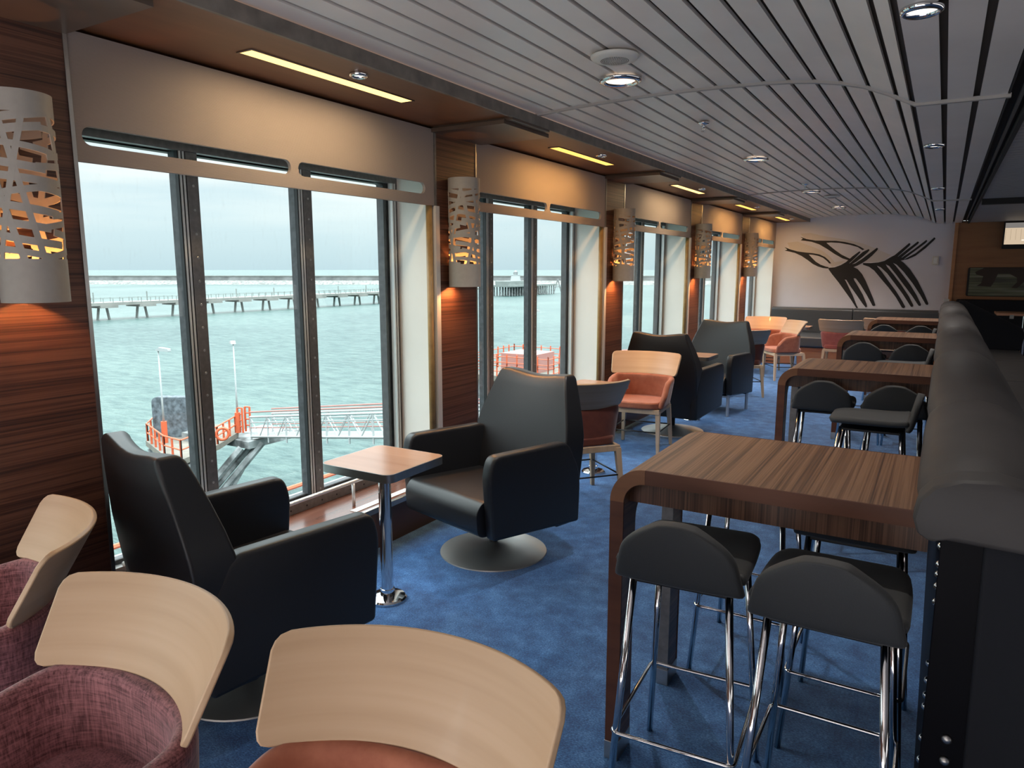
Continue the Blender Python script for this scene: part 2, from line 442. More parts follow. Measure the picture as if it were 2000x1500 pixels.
ORD = ['nearest', 'second', 'third', 'fourth', 'farthest']
for k in range(5):
    o = BAY * k
    out = [(1.532 + o, 2.045), (3.712 + o, 2.045), (3.712 + o, 2.505), (1.532 + o, 2.505)]
    h1 = rrect(1.557 + o, 2.557 + o, 2.108, 2.176, .0339, 6); h2 = rrect(2.603 + o, 3.622 + o, 2.108, 2.176, .0339, 6)
    v = obj('window_valance', plate(out, [h1, h2], XW - .022, XW - .002, 'x', .001), M_VAL)
    tag(v, 'beige ribbed valance with two long slots over the %s window' % ORD[k], 'valance', 'valances over the windows')

# steel guard rail on the sill of the first bay
g = thing('guard_rail', 'thin steel rail on posts along the sill of the nearest window', 'rail', (-2.93, 2.5, .25))
obj('handrail', tb([(0, -.85, .15), (0, .82, .15), (0, .86, .14), (0, .87, .1), (0, .87, .0)], .011), M_ALU, g, smooth=True)
for y in (-.8, .02 - .3, .56):
    obj('post', tb([(0, y, 0), (0, y, .145)], .010), M_ALU, g, smooth=True)

# soffit, fascia, dropped casings
struct('ceiling_soffit', bx(XG - .12, EDGE - .01, Y0, YB, SOF, SOF + .06), M_SOFF)
sf = BM(); box(sf, EDGE - .012, EDGE + .004, Y0, YB, SOF - .004, SOF + .058)
struct('trim_1', sf, M_FASCIA)
cov = BM()
for k in range(-1, 5):
    y0, y1 = 1.065 + BAY * k, 1.528 + BAY * k
    box(cov, XW - .0, EDGE - .045, y0 - .03, y1 + (.0 if k < 1 else .055), SOF - .036, SOF - .012)
    box(cov, XW - .0, EDGE - .0, y0 - .01, y1 - .02, SOF - .016, SOF)
struct('trim_2', cov, M_CASE)

# slatted ceiling: curve of the near part, then three flat planks and a dark channel
PROF = [(-2.22, 2.585), (-2.05, 2.597), (-1.868, 2.606), (-1.55, 2.614), (-1.3, 2.615), (-1.122, 2.611), (-.859, 2.601),
        (-.74, 2.592), (-.632, 2.579), (-.518, 2.558), (-.414, 2.53), (-.307, 2.484), (-.195, 2.426)]
def pz(x):
    for (a, za), (b, zb) in zip(PROF, PROF[1:]):
        if x <= b: return za + (zb - za) * max(0, (x - a)) / (b - a)
    return PROF[-1][1]
GAPS = [-2.101 + .1224 * i for i in range(16)]
ceil_bm = BM(); gap_bm = BM()
edges = [-2.235] + GAPS + [-.198]
for i in range(len(edges) - 1):
    a, b = edges[i] + .0112, edges[i + 1] - .0112
    za, zb = pz(a), pz(b)
    prism([(a, za), (b, zb), (b + .002, zb + .014), (a - .002, za + .014)], Y0, YB, 'y', ceil_bm)
for a, b in ((-.183, -.08), (-.054, .045), (.072, .175)):
    box(ceil_bm, a, b, Y0, YB, 2.420, 2.436)
struct('ceiling', ceil_bm, M_CEIL)
A = [(x, z + .026) for x, z in PROF] + [(.18, 2.45)]
prism(A + [(x, z + .05) for x, z in reversed(A)], Y0, YB, 'y', gap_bm)
struct('ceiling_backing', gap_bm, M_GAP)
for j, y in enumerate((-1.55, 4.01, 9.57)):
    low = [(x, z - .012) for x, z in PROF] + [(-.185, 2.408), (.19, 2.406)]
    up = [(x, z + .004) for x, z in PROF] + [(-.18, 2.424), (.19, 2.424)]
    struct('trim_%d' % (3 + j), prism(low + list(reversed(up)), y - .014, y + .014, 'y'), M_RIB)
ch = BM(); box(ch, .178, .30, Y0, YB, 2.46, 2.5); box(ch, .178, .186, Y0, YB, 2.42, 2.47); box(ch, .262, .285, Y0, YB, 2.405, 2.47)
struct('ceiling_channel', ch, M_BLACK)
obj_rail = struct('trim_6', bx(.225, .24, Y0, YB, 2.425, 2.44), M_FRAME)
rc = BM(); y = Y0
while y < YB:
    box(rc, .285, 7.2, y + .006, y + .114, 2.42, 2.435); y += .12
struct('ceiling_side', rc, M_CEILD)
struct('ceiling_side_backing', bx(.285, 7.2, Y0, YB, 2.45, 2.47), M_GAP)
struct('trim_7', bx(.29, 7.0, 9.62, 9.74, 2.36, 2.425), M_BLACK)

# walls
struct('wall_back', bx(-3.3, .13, YB, YB + .1, 0, 2.75), M_WALL)
struct('wall_back_wood', bx(.13, 7.2, YB - .1, YB + .1, 0, 2.45), M_ORANGE)
struct('trim_8', bx(.085, .135, YB - .13, YB, .9, 2.42), M_TRIMW)
struct('wall_right', bx(7.1, 7.2, Y0, YB, 0, 2.5), M_DARKWALL)
struct('wall_front', bx(-3.3, 7.2, Y0 - .1, Y0, 0, 2.75), M_DARKWALL)
struct('baseboard_back', bx(-2.77, 7.0, YB - .03, YB - .0, 0, .1), M_BLACK) if False else None

# ------------------------------------------------------------------ ceiling lights and fittings
def disc_thing(name, label, cat, loc, group):
    return thing(name, label, cat, loc, 0, group)
def lamp(name, typ, loc, energy, col, parent=None, **k):
    l = bpy.data.lights.new(name, typ); l.energy = energy; l.color = col
    for a, b in k.items(): setattr(l, a, b)
    o = bpy.data.objects.new(name, l); C.objects.link(o); o.location = loc
    if parent: o.parent = parent
    return o
def downlight(label, loc, r, lens, power, col, group, cat='light'):
    t = thing('downlight', label, cat, loc, 0, group)
    obj('ring', lt([(r * .70, .0), (r * .72, -.008), (r * .86, -.014), (r, -.008), (r * 1.02, .0), (r * 1.02, .004), (r * .7, .004)], seg=32), M_CHROME, t, smooth=True)
    obj('lens', lt([(0, -.004), (r * .5, -.005), (r * .72, -.001), (r * .72, .003), (0, .003)], seg=28), lens, t, smooth=True)
    s = lamp('bulb_light', 'SPOT', (0, 0, -.022), power, col, t, spot_size=R(125), spot_blend=.8, shadow_soft_size=.03)
    return t
G1 = 'large round downlights in the curved ceiling'
for y, lab in ((3.585, 'large round chrome downlight beside the ceiling speaker nearest the camera'),
               (6.66, 'large round chrome downlight alone past the first ceiling rib'),
               (9.73, 'large round chrome downlight just past the second ceiling rib'),
               (12.45, 'farthest large round downlight in the curved ceiling before the end wall')):
    downlight(lab, (-1.497, y, 2.60), .106, M_LENS, 60 if y < 9 else 125, (1, .91, .84), G1)
G2 = 'small downlights along the flat ceiling strip'
for y, lab in ((2.59, 'small round downlight in the flat ceiling strip at the top right, nearest the camera'),
               (5.35, 'second small downlight along the flat ceiling strip'),
               (8.14, 'third small downlight along the flat ceiling strip, past the second rib'),
               (10.92, 'farthest small downlight along the flat ceiling strip')):
    downlight(lab, (-.122, y, 2.416), .058, M_LENSW, 22 if y < 8 else 45, (1, .93, .86), G2)
G3 = 'small spotlights in the wooden soffit'
G4 = 'recessed strip lights in the wooden soffit'
for k in range(5):
    o = BAY * k * 1.012
    downlight('small round spotlight in the wood soffit above the %s window' % ORD[k], (-2.335, 2.568 + o, 2.517), .04, M_LENSW, 5, (1, .9, .75), G3)
    t = thing('strip_light', 'recessed glowing strip light in the wood soffit over the %s window' % ORD[k], 'light', (-2.49, 2.588 + o, 2.5195), 0, G4)
    obj('diffuser', bx(-.038, .038, -.51, .51, -.002, .001), M_WARM if k in (0, 2) else M_WARM2, t)
    rim = plate([(-.046, -.518), (.046, -.518), (.046, .518), (-.046, .518)], [[(-.039, -.511), (.039, -.511), (.039, .511), (-.039, .511)]], -.004, .001, 'z')
    obj('rim', rim, M_CASE, t)
    lamp('tube_light', 'AREA', (0.0, 0, -.006), 7.5 if k in (0, 2) else 10, (1, .72, .40) if k in (0, 2) else (1, .52, .16), t, shape='RECTANGLE', size=.07, size_y=1.0)
for (x, y, r, lab) in ((-1.36, 3.185, .11, 'round white perforated ceiling speaker beside the nearest large downlight'),
                       (-1.355, 10.48, .1, 'round white ceiling speaker past the second ceiling rib')):
    t = thing('ceiling_speaker', lab, 'speaker', (x, y, 2.603), 0, 'ceiling speakers')
    obj('cover', lt([(0, -.022), (r * .6, -.021), (r * .9, -.017), (r, -.006), (r, .0), (0, .0)], seg=36), M_PLASTIC, t, smooth=True)
    gr = BM()
    for q in range(1, 9):
        rr = r * .07 * q
        for a in range(int(6 * q)):
            th = 2 * math.pi * a / (6 * q)
            box(gr, rr * math.cos(th) - .0016, rr * math.cos(th) + .0016, rr * math.sin(th) - .0016, rr * math.sin(th) + .0016, -.0228, -.0205)
    obj('grille', gr, M_FRAME, t)
for (x, y, lab) in ((-1.44, 4.87, 'chrome sprinkler head between the first rib and the second large downlight'),
                    (-1.43, 8.84, 'chrome sprinkler head just before the third large downlight'),
                    (-1.43, 12.0, 'farthest chrome sprinkler head near the end wall')):
    t = thing('sprinkler_head', lab, 'sprinkler', (x, y, 2.60), 0, 'ceiling sprinklers')
    obj('rosette', lt([(0, -.012), (.02, -.012), (.036, -.004), (.038, .004), (0, .004)], seg=20), M_CHROME, t, smooth=True)
    nz = lt([(0, -.03), (.009, -.03), (.011, -.012), (0, -.012)], seg=12); tube(nz, [(.006, 0, -.02), (.006, 0, -.05)], .0022, 6); tube(nz, [(-.006, 0, -.02), (-.006, 0, -.05)], .0022, 6)
    obj('nozzle', nz, M_CHROME, t, smooth=True)
    obj('deflector', lt([(0, -.054), (.014, -.053), (.014, -.05), (0, -.05)], seg=14), M_CHROME, t)

# ------------------------------------------------------------------ lattice wall lamps
def ribbon(bm, p0, p1, w, r, th=.004, n=14, bend=0.0):
    """strip wound on a cylinder from (angle, z) to (angle, z)"""
    rows = []
    for i in range(n + 1):
        t = i / n; a = p0[0] + (p1[0] - p0[0]) * t; z = p0[1] + (p1[1] - p0[1]) * t + bend * math.sin(math.pi * t)
        da, dz = (p1[0] - p0[0]) * r, (p1[1] - p0[1]) + bend * math.pi * math.cos(math.pi * t)
        L = math.hypot(da, dz); na, nz = -dz / L * w / 2, da / L * w / 2
        rows.append([(rr * math.cos(a + s * na / r), rr * math.sin(a + s * na / r), z + s * nz) for rr, s in ((r, -1), (r, 1), (r - th, 1), (r - th, -1))])
    vs = [[bm.verts.new(p) for p in row] for row in rows]
    for A, B in zip(vs, vs[1:]):
        for k in range(4): bm.faces.new((A[k], A[(k + 1) % 4], B[(k + 1) % 4], B[k]))
    bm.faces.new(list(reversed(vs[0]))); bm.faces.new(vs[-1])
def lamp_shade(r=.102, h=.68, seed=3):
    bm = BM(); rnd = random.Random(seed); S = 56
    def band(z0, z1):
        rings = []
        for rr, z in ((r, z0), (r, z1), (r - .004, z1), (r - .004, z0)):
            rings.append([bm.verts.new((rr * math.cos(2 * math.pi * k / S), rr * math.sin(2 * math.pi * k / S), z)) for k in range(S)])
        for q in range(4):
            A, B = rings[q], rings[(q + 1) % 4]
            for k in range(S): bm.faces.new((A[k], A[(k + 1) % S], B[(k + 1) % S], B[k]))
    band(0, .145); band(.61, h)
    n = 10
    for i in range(n):                       # near-horizontal loops
        z = .165 + (.60 - .165) * i / (n - 1)
        for a0 in (0, 2 * math.pi / 3, 4 * math.pi / 3):
            dz = rnd.choice((-1, 1)) * rnd.uniform(.012, .026)
            ribbon(bm, (a0 - .1 + .4 * (i % 2), z + dz), (a0 + 2.3 + .4 * (i % 2), z - dz), rnd.uniform(.020, .027), r, bend=rnd.uniform(-.008, .008))
    for q in range(9):                      # steep diagonals
        a0 = 2 * math.pi * q / 9 + rnd.uniform(-.15, .15); d = (1 if q % 2 else -1) * rnd.uniform(.7, 1.3)
        ribbon(bm, (a0, .12), (a0 + d, .63), rnd.uniform(.018, .024), r, n=16, bend=0)
    return bm
LZ = 1.54
def wall_lamp(y, label):
    t = thing('wall_lamp', label, 'lamp', (-2.672, y, LZ), 0, 'lattice wall lamps on the pilasters')
    obj('shade', lamp_shade(), M_SHADE, t, smooth='auto')
    br = bx(-.108, -.004, -.012, .012, .03, .05); lathe(br, [(0, .02), (.016, .02), (.016, .06), (0, .06)], 0, 0, 12)
    obj('bracket', br, M_GASKET, t)
    obj('bulb', lt([(0, .125), (.02, .115), (.026, .095), (.02, .07), (.012, .06), (0, .06)], seg=16), M_BULB, t, smooth=True)
    lamp('bulb_light', 'POINT', (-.045, 0, .07), 7.0, (1, .38, .09), t, shadow_soft_size=.02)
    lamp('down_light', 'SPOT', (-.03, 0, .05), 17.0, (1, .47, .16), t, spot_size=R(160), spot_blend=.6, shadow_soft_size=.02)
    return t
PN = ['nearest', 'second', 'third', 'fourth', 'fifth']
LY = [1.29, 3.88, 6.58, 9.24, 11.9]
LL = ['large white lattice lamp on the nearest zebra-wood pilaster, cut by the left edge',
      'white lattice lamp on the zebra-wood pilaster between the nearest and second windows',
      'white lattice lamp on the pilaster between the second and third windows',
      'white lattice lamp on the pilaster between the third and fourth windows',
      'farthest white lattice lamp, on the last pilaster before the end wall']
w0 = wall_lamp(LY[0], LL[0])
for i in range(1, 5): dup(w0, (-2.672, LY[i], LZ), i * 37, LL[i])
for o in list(C.objects):        # turned copies keep their bracket on the wall
    if o.name.startswith('wall_lamp.'):
        for c in o.children:
            if c.name.startswith('bracket'): c.rotation_euler = (0, 0, -o.rotation_euler.z)

# ------------------------------------------------------------------ bar tables
def ell(x_in, z_low, y0, y1, th0=0.0, th1=.045):
    """bent slab: flat top, rounded corner, down the leg; profile in x and z"""
    xr, zt, xl, rad = .02, 1.03, -.868, .115
    o, n = [], 12
    o.append((xr, zt - th0))
    for k in range(n + 1):
        a = R(90 + 90 * k / n); rr = rad - th0; o.append((xl + rad + rr * math.cos(a), zt - rad + rr * math.sin(a)))
    o.append((xl + th0, z_low)); o.append((xl + th1, z_low))
    for k in range(n, -1, -1):
        a = R(90 + 90 * k / n); rr = rad - th1; o.append((xl + rad + rr * math.cos(a), zt - rad + rr * math.sin(a)))
    o.append((xr, zt - th1))
    return prism(o, y0, y1, 'y')
def bar_table(label, y):
    t = thing('bar_table', label, 'table', (0, y, 0), 0, 'bent zebra-wood bar tables along the booth')
    D = .635
    top = obj('tabletop', ell(0, .905, .006, D - .006), M_TOPX, t, smooth='auto')
    obj('edge_band', ell(0, .065, .0, .007, 0.0, .046), M_EDGE, t, smooth='auto')
    obj('edge_band', ell(0, .065, D - .007, D, 0.0, .046), M_EDGE, t, smooth='auto')
    for a, b, s in ((.006, .115, 1), (D - .115, D - .006, -1)):
        q = b if s > 0 else a
        out = [(a, .065), (b, .065)]
        if s > 0:
            out += [(b, .82)] + [(b + .085 * (1 - math.cos(R(90 * k / 6))), .82 + .085 * math.sin(R(90 * k / 6))) for k in range(1, 7)] + [(a, .905)]
        else:
            out += [(b, .905)] + [(a - .085 * (1 - math.cos(R(90 * k / 6))), .82 + .085 * math.sin(R(90 * k / 6))) for k in range(6, 0, -1)] + [(a, .82)]
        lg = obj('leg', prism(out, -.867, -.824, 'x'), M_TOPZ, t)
        if s < 0: obj('edge_strip', bx(-.868, -.823, a - .003, a + .001, .066, .83), M_FRAME, lg)
        obj('foot_shoe', bx(-.870, -.822, a - .007 if s > 0 else a - .001, b + .001 if s > 0 else b + .007, 0, .066), M_STEEL, lg, bevel=.002)
    for yc in (-.0008, D - .0067):
        n, rad, xl, zt = 12, .115, -.868, 1.03
        cor = [(xl + rad + (rad + .0004) * math.cos(R(90 + 90 * k / n)), zt - rad + (rad + .0004) * math.sin(R(90 + 90 * k / n))) for k in range(n + 1)]
        cor += [(xl + rad + (rad - .0464) * math.cos(R(90 + 90 * k / n)), zt - rad + (rad - .0464) * math.sin(R(90 + 90 * k / n))) for k in range(n, -1, -1)]
        obj('edge_corner', prism(cor, yc, yc + .0075, 'y'), M_BEND, t)
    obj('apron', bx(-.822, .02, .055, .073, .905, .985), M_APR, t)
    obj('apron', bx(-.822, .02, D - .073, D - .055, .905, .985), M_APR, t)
    return t
TY = [2.072, 4.80, 7.54, 10.07]
TL = ['large bent zebra-wood bar table nearest the camera, joined to the booth end',
      'second bent zebra-wood bar table from the camera along the booth',
      'third bent zebra-wood bar table from the camera along the booth',
      'farthest bent zebra-wood bar table, before the end bench']
bt = bar_table(TL[0], TY[0])
for i, sx in ((1, 1), (2, .965), (3, .90)):
    t = dup(bt, (0, TY[i], 0), 0, TL[i]); t.scale.x = sx

# ------------------------------------------------------------------ bar stools
def stool(label, loc, rz):
    t = thing('bar_stool', label, 'stool', loc, rz, 'charcoal bar stools with chrome legs')
    def rows(prof, nv):
        P = []
        for y, z, w, crown in prof:
            row = []
            for j in range(nv):
                s = -1 + 2 * j / (nv - 1)
                row.append((w * s, y, z + crown * abs(s) ** 3))
            P.append(row)
        return P
    nv = 13
    seat = [(.205, .787, .120, 0), (.200, .790, .150, 0), (.17, .797, .174, -.002), (.10, .800, .182, -.003), (0, .800, .185, -.003), (-.10, .800, .185, -.002), (-.165, .803, .185, 0), (-.195, .812, .185, 0)]
    obj('seat', shell(list(reversed(rows(seat, nv))), -.036) if False else shell(rows(seat, nv), -.036), M_STOOL, t, smooth=True, sub=1)
    # backrest: half-round panel rising from the rear of the seat
    P = []
    for u in (0, .1, .25, .4, .55, .68, .78, .86, .92, .96, .985, 1.0):
        z = .775 + .195 * u
        w = .186 * (1 - .24 * u if u < .5 else .88 - .60 * ((u - .5) / .5) ** 1.7)
        yy = -.196 - .045 * u ** .8
        P.append([(w * s, yy + .010 * (1 - s * s) * -1 * (1 - u * .3), z - .007 * s * s * u ** 2) for s in [-1 + 2 * j / (nv - 1) for j in range(nv)]])
    obj('backrest', shell(P, .034, (0, -.98, -.18)), M_STOOL, t, smooth=True, sub=1)
    for sx in (-1, 1):
        for sy in (-1, 1):
            obj('leg', tb([(sx * .135, sy * .15, .772), (sx * .185, .265 if sy > 0 else -.21, 0)], .0108, 10), M_CHROME, t, smooth=True)
    z = .285; x, yf, yr = .185 - .05 * z / .772 + .011, .265 - .115 * z / .772 + .011, -.21 + .06 * z / .772 - .011
    ring = []
    for cx, cy, a0 in ((x, yf, 0), (-x, yf, 90), (-x, yr, 180), (x, yr, 270)):
        for q in range(5):
            a = R(a0 + 22.5 * q); ring.append((cx - .02 * (1 if cx > 0 else -1) + .02 * math.cos(a), cy - .02 * (1 if cy > 0 else -1) + .02 * math.sin(a), z))
    obj('footrest', tb(ring, .0068, 8, closed=True), M_CHROME, t, smooth=True)
    pl = bx(-.145, .145, -.16, .16, .755, .768)
    obj('underframe', pl, M_GASKET, t, bevel=.005)
    return t
SL = [('charcoal bar stool in front of the nearest bar table, by its leg', (-0.583, 2.040, 0), 4),
      ('charcoal bar stool in front of the nearest bar table, against the dark booth end', (-0.186, 1.985, 0), 0),
      ('bar stool behind the nearest bar table by its legs, seen only as chrome rods', (-0.600, 2.965, 0), 0),
      ('bar stool tucked behind the nearest bar table beside the booth, seat edge under the apron', (-0.185, 2.64, 0), 0),
      ('charcoal bar stool in front of the second bar table, by its leg', (-0.600, 4.955, 0), 3),
      ('charcoal bar stool in front of the second bar table, next to the booth', (-0.195, 4.960, 0), 0),
      ('bar stool turned sideways with its back to the booth, before the second bar table', (-0.285, 4.500, 0), 90),
      ('charcoal bar stool in front of the third bar table, by its leg', (-0.600, 7.690, 0), 0),
      ('charcoal bar stool in front of the third bar table, next to the booth', (-0.205, 7.700, 0), 0),
      ('bar stool turned sideways with its back to the booth, before the third bar table', (-0.265, 7.170, 0), 90),
      ('charcoal bar stool in front of the farthest bar table, by its leg', (-0.590, 10.220, 0), 0),
      ('charcoal bar stool in front of the farthest bar table, next to the booth', (-0.195, 10.240, 0), 0),
      ('bar stool turned sideways with its back to the booth, before the farthest bar table', (-0.270, 9.680, 0), 90)]
s0 = stool(*SL[0])
for l, p, r in SL[1:]: dup(s0, p, r, l)

# ------------------------------------------------------------------ swivel armchairs
def armchair(label, loc, rz, legs=False):
    t = thing('armchair', label, 'armchair', loc, rz, 'black leather armchairs')
    # backrest: sections by height (z, half width, y front, y rear)
    sec = [(.20, .375, .16, .315), (.30, .38, .165, .325), (.45, .385, .175, .345), (.60, .388, .20, .365), (.70, .385, .225, .378), (.78, .366, .245, .388),
           (.88, .333, .275, .402), (.96, .304, .302, .414), (1.02, .282, .325, .42), (1.045, .268, .345, .415)]
    bm = BM(); rings = []
    nx = 9
    for i, (z, w, yf, yr) in enumerate(sec):
        dip = .0 if i < 6 else .024 * (i - 5) / 4
        ring = []
        for j in range(nx):
            s = -1 + 2 * j / (nx - 1); zz = z - dip * math.cos(s * math.pi / 2) ** 2
            ring.append((w * s, yf - .018 * abs(s) ** 3 + (.012 if i > 2 else 0) * (1 - s * s), zz))
        for j in range(nx - 1, -1, -1):
            s = -1 + 2 * j / (nx - 1); zz = z - dip * math.cos(s * math.pi / 2) ** 2
            ring.append((w * s, yr - .010 * s * s, zz))
        rings.append([bm.verts.new(p) for p in ring])
    n = 2 * nx
    for A, B in zip(rings, rings[1:]):
        for k in range(n): bm.faces.new((A[k], A[(k + 1) % n], B[(k + 1) % n], B[k]))
    for ring in (rings[0], rings[-1]):
        for j in range(nx - 1): bm.faces.new((ring[j], ring[j + 1], ring[n - 2 - j], ring[n - 1 - j]))
    bmesh.ops.recalc_face_normals(bm, faces=bm.faces)
    obj('backrest', bm, M_LEATHER, t, smooth=True, bevel=.016, seg=3)
    for s in (-1, 1):
        out = rounded([(-.345, .252, .02), (-.375, .60, .2), (-.345, .705, .075), (.225, .692, .05), (.335, .50, .1), (.322, .202, .02)], .02, 6)
        a, b = sorted((s * .316, s * .390))
        obj('arm', plate(out, [], a, b, 'x', .018), M_LEATHER, t, smooth='auto')
    st = BM()
    prof = rounded([(-.395, .262, .05), (-.405, .40, .05), (-.36, .452, .07), (.20, .425, .01), (.30, .21, .01)], .02, 6)
    prism(prof, -.315, .315, 'x', st)
    obj('seat', st, M_LEATHER, t, bevel=.018)
    if not legs:
        d = obj('base', lt([(0, .062), (.03, .060), (.055, .050), (.12, .033), (.22, .018), (.30, .009), (.315, .006), (.317, .0), (0, .0)], seg=56), M_DISC, t, smooth='auto')
        obj('column', lt([(.026, .05), (.026, .25), (0, .25)], seg=20), M_GASKET, t, smooth='auto')
    else:
        for x in (-.335, .335):
            for y in (-.30, .28):
                obj('leg', lt([(0, 0), (.017, 0), (.02, .25), (0, .25)], x, y, 16), M_SILVER, t, smooth='auto')
        obj('underframe', bx(-.35, .35, -.32, .30, .215, .24), M_SILVER, t, bevel=.005)
    return t
a1 = armchair('nearest black leather swivel armchair, its back to us before the nearest window', (-2.315, 1.80, 0), 166.5)
dup(a1, (-2.175, 3.43, 0), -15.5, 'black leather swivel armchair facing us, its steel disc base in full view')
dup(a1, (-2.30, 7.10, 0), 174, 'black leather armchair with its back to us, behind the orange tub chair')
armchair('black leather armchair on four silver legs, facing us behind the second small table', (-2.285, 8.45, 0), -7.5, True)

# ------------------------------------------------------------------ tub chairs
def tub_chair(label, loc, rz, fab):
    t = thing('tub_chair', label, 'chair', loc, rz, 'tub chairs with pale wood backs')
    def plan(u, top):
        """u -1..1 round the tub from the left arm front to the right arm front"""
        a, b = (.292, .245) if top else (.245, .20)
        ph = u * 1.62
        x = a * math.copysign(abs(math.sin(min(max(ph, -math.pi / 2), math.pi / 2))) ** .80, ph)
        if abs(ph) <= math.pi / 2: y = b * math.cos(ph) ** .85 if math.cos(ph) > 0 else 0
        else: y = 0
        return x, y
    us = [-1 + 2 * i / 28 for i in range(29)]
    P = []
    path = []
    for i, u in enumerate(us): path.append(u)
    def pt(u, v):
        # back arc for |u|<.72, straight arms beyond
        au = abs(u); sg = 1 if u >= 0 else -1
        tw, tb_, bw, bb = .302, .176, .258, .185
        w = bw + (tw - bw) * v; d = bb + (tb_ - bb) * v
        if au <= .70:
            ph = au / .70 * math.pi / 2
            x = w * math.sin(ph) ** .82; y = d * math.cos(ph) ** .82
        else:
            q = (au - .70) / .30; x = w * (1 - .035 * q); y = -q * (.205 + .035 * (1 - v))
        zt = .688 if au < .50 else .688 - .03 * (au - .50) / .35 if au < .85 else .658 - .15 * ((au - .85) / .15) ** 1.5
        z = .415 + (zt - .415) * v
        return (sg * x, y, z)
    for v in (0, .12, .35, .6, .85, 1.0):
        P.append([pt(u, v) for u in us])
    obj('tub', shell(P, .052), fab, t, smooth=True, sub=1)
    # beech backrest: bent ply plate
    rows = []
    Rr, half = .43, R(46)
    for i in range(5):
        q = i / 4; row = []
        for j in range(17):
            s = -1 + 2 * j / 16; a = half * s
            rr = Rr + .028 * q; x = rr * math.sin(a); y = .262 + .02 * q - Rr * (1 - math.cos(a)) * 1.02
            row.append((x, y, q))
        rows.append(row)
    z0, z1 = .685, .885
    bm = BM(); m = 40
    # outline in (arc, height) with rounded corners, lofted through three layers for a soft edge
    out = rounded([(-1, .0, .0), (1, .0, .0), (1, 1, .0), (-1, 1, .0)], 0)
    def bent(s, q, off):
        a = half * s * (1 + .03 * (q - .5)); rr = Rr + .024 * q
        return ((rr + off) * math.sin(a), .165 + .118 * q - Rr * (1 - math.cos(a)) + off * math.cos(a), z0 + (z1 - z0) * q)
    nu, nv = 25, 9
    cr, L, Hh = .035, 2 * half * Rr, z1 - z0
    def inset(q):
        h = q * Hh; d = min(h, Hh - h)
        return 0 if d >= cr else cr - math.sqrt(max(0, cr * cr - (cr - d) ** 2))
    qs = [0, .03, .08, .16, .3, .5, .7, .84, .92, .97, 1.0]
    P1 = [[bent((1 - inset(q) / (L / 2)) * (-1 + 2 * j / (nu - 1)), q, -.008) for j in range(nu)] for q in qs]
    obj('backrest', shell(P1, -.016), M_BEECH, t, smooth='auto', bevel=.005, seg=3)
    # seat cushion
    def sup(w, yf, yb, n=40):
        o = []
        for k in range(n):
            a = 2 * math.pi * k / n; c, s = math.cos(a), math.sin(a)
            x = w * math.copysign(abs(c) ** .45, c); cy, hy = (yf + yb) / 2, (yb - yf) / 2
            o.append((x, cy + hy * math.copysign(abs(s) ** .5, s)))
        return o
    obj('seat', prism(sup(.232, -.275, .19), .415, .482, 'z'), fab, t, bevel=.02)
    # frame and legs
    fr = BM()
    for a in ((-.228, .228, -.248, -.222), (-.228, .228, .185, .21), (-.228, -.203, -.23, .2), (.203, .228, -.23, .2)): box(fr, *a, .375, .418)
    obj('frame', fr, M_BEECHL, t, bevel=.003)
    for sx in (-1, 1):
        for sy, yt in ((-1, -.222), (1, .195)):
            a, b = BM(), None
            x0, y0 = sx * .212, yt; x1, y1 = sx * (.222 if sy < 0 else .235), yt + (.0 if sy < 0 else .05)
            h0, h1 = .021, .0135
            lo = [a.verts.new((x1 + i * h1, y1 + j * h1, 0)) for i, j in ((-1, -1), (1, -1), (1, 1), (-1, 1))]
            hi = [a.verts.new((x0 + i * h0, y0 + j * h0, .40)) for i, j in ((-1, -1), (1, -1), (1, 1), (-1, 1))]
            a.faces.new(list(reversed(lo))); a.faces.new(hi)
            for k in range(4): a.faces.new((lo[k], lo[(k + 1) % 4], hi[(k + 1) % 4], hi[k]))
            obj('leg', a, M_BEECHL, t, bevel=.003)
    for p, q in (((-.217, -.222), (.217, -.222)), ((-.225, .222), (.225, .222)), ((-.217, -.222), (-.225, .222)), ((.217, -.222), (.225, .222))):
        obj('stretcher', tb([(*p, .205), (*q, .205)], .006, 8), M_BACKROD, t, smooth=True)
    return t
TC = [('rose woven tub chair with pale wood back, far left by the pilaster', (-2.395, .95, 0), -27, None),
      ('rose woven tub chair with pale wood back, bottom left before the nearest armchair', (-1.55, .75, 0), -1, None),
      ('rust tub chair with shaded pale wood back, bottom centre, nearest the camera', (-.825, .875, 0), 9, F_RUST),
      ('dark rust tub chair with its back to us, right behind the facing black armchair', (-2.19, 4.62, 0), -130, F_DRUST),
      ('orange tub chair with pale wood back facing us, in front of the black armchair back', (-2.325, 6.235, 0), 6, F_RUST),
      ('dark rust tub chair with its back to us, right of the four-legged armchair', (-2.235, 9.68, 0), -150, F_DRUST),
      ('orange tub chair facing us beside the farthest window, left of the turned one', (-2.45, 12.12, 0), 4, F_RUST),
      ('orange tub chair turned toward the window, at the far square table', (-2.0, 11.45, 0), -57, F_RUST),
      ('brick-red tub chair with its back to us before the end bench', (-1.33, 12.36, 0), 180, F_RED),
      ('tub chair beside the brick-red one, mostly hidden behind the far bar stools', (-.745, 13.02, 0), 180, F_RED)]
c0 = tub_chair(TC[0][0], TC[0][1], TC[0][2], F_ROSE)
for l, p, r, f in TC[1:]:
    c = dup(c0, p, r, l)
    if f: recol(c, {'tub': f, 'seat': f})

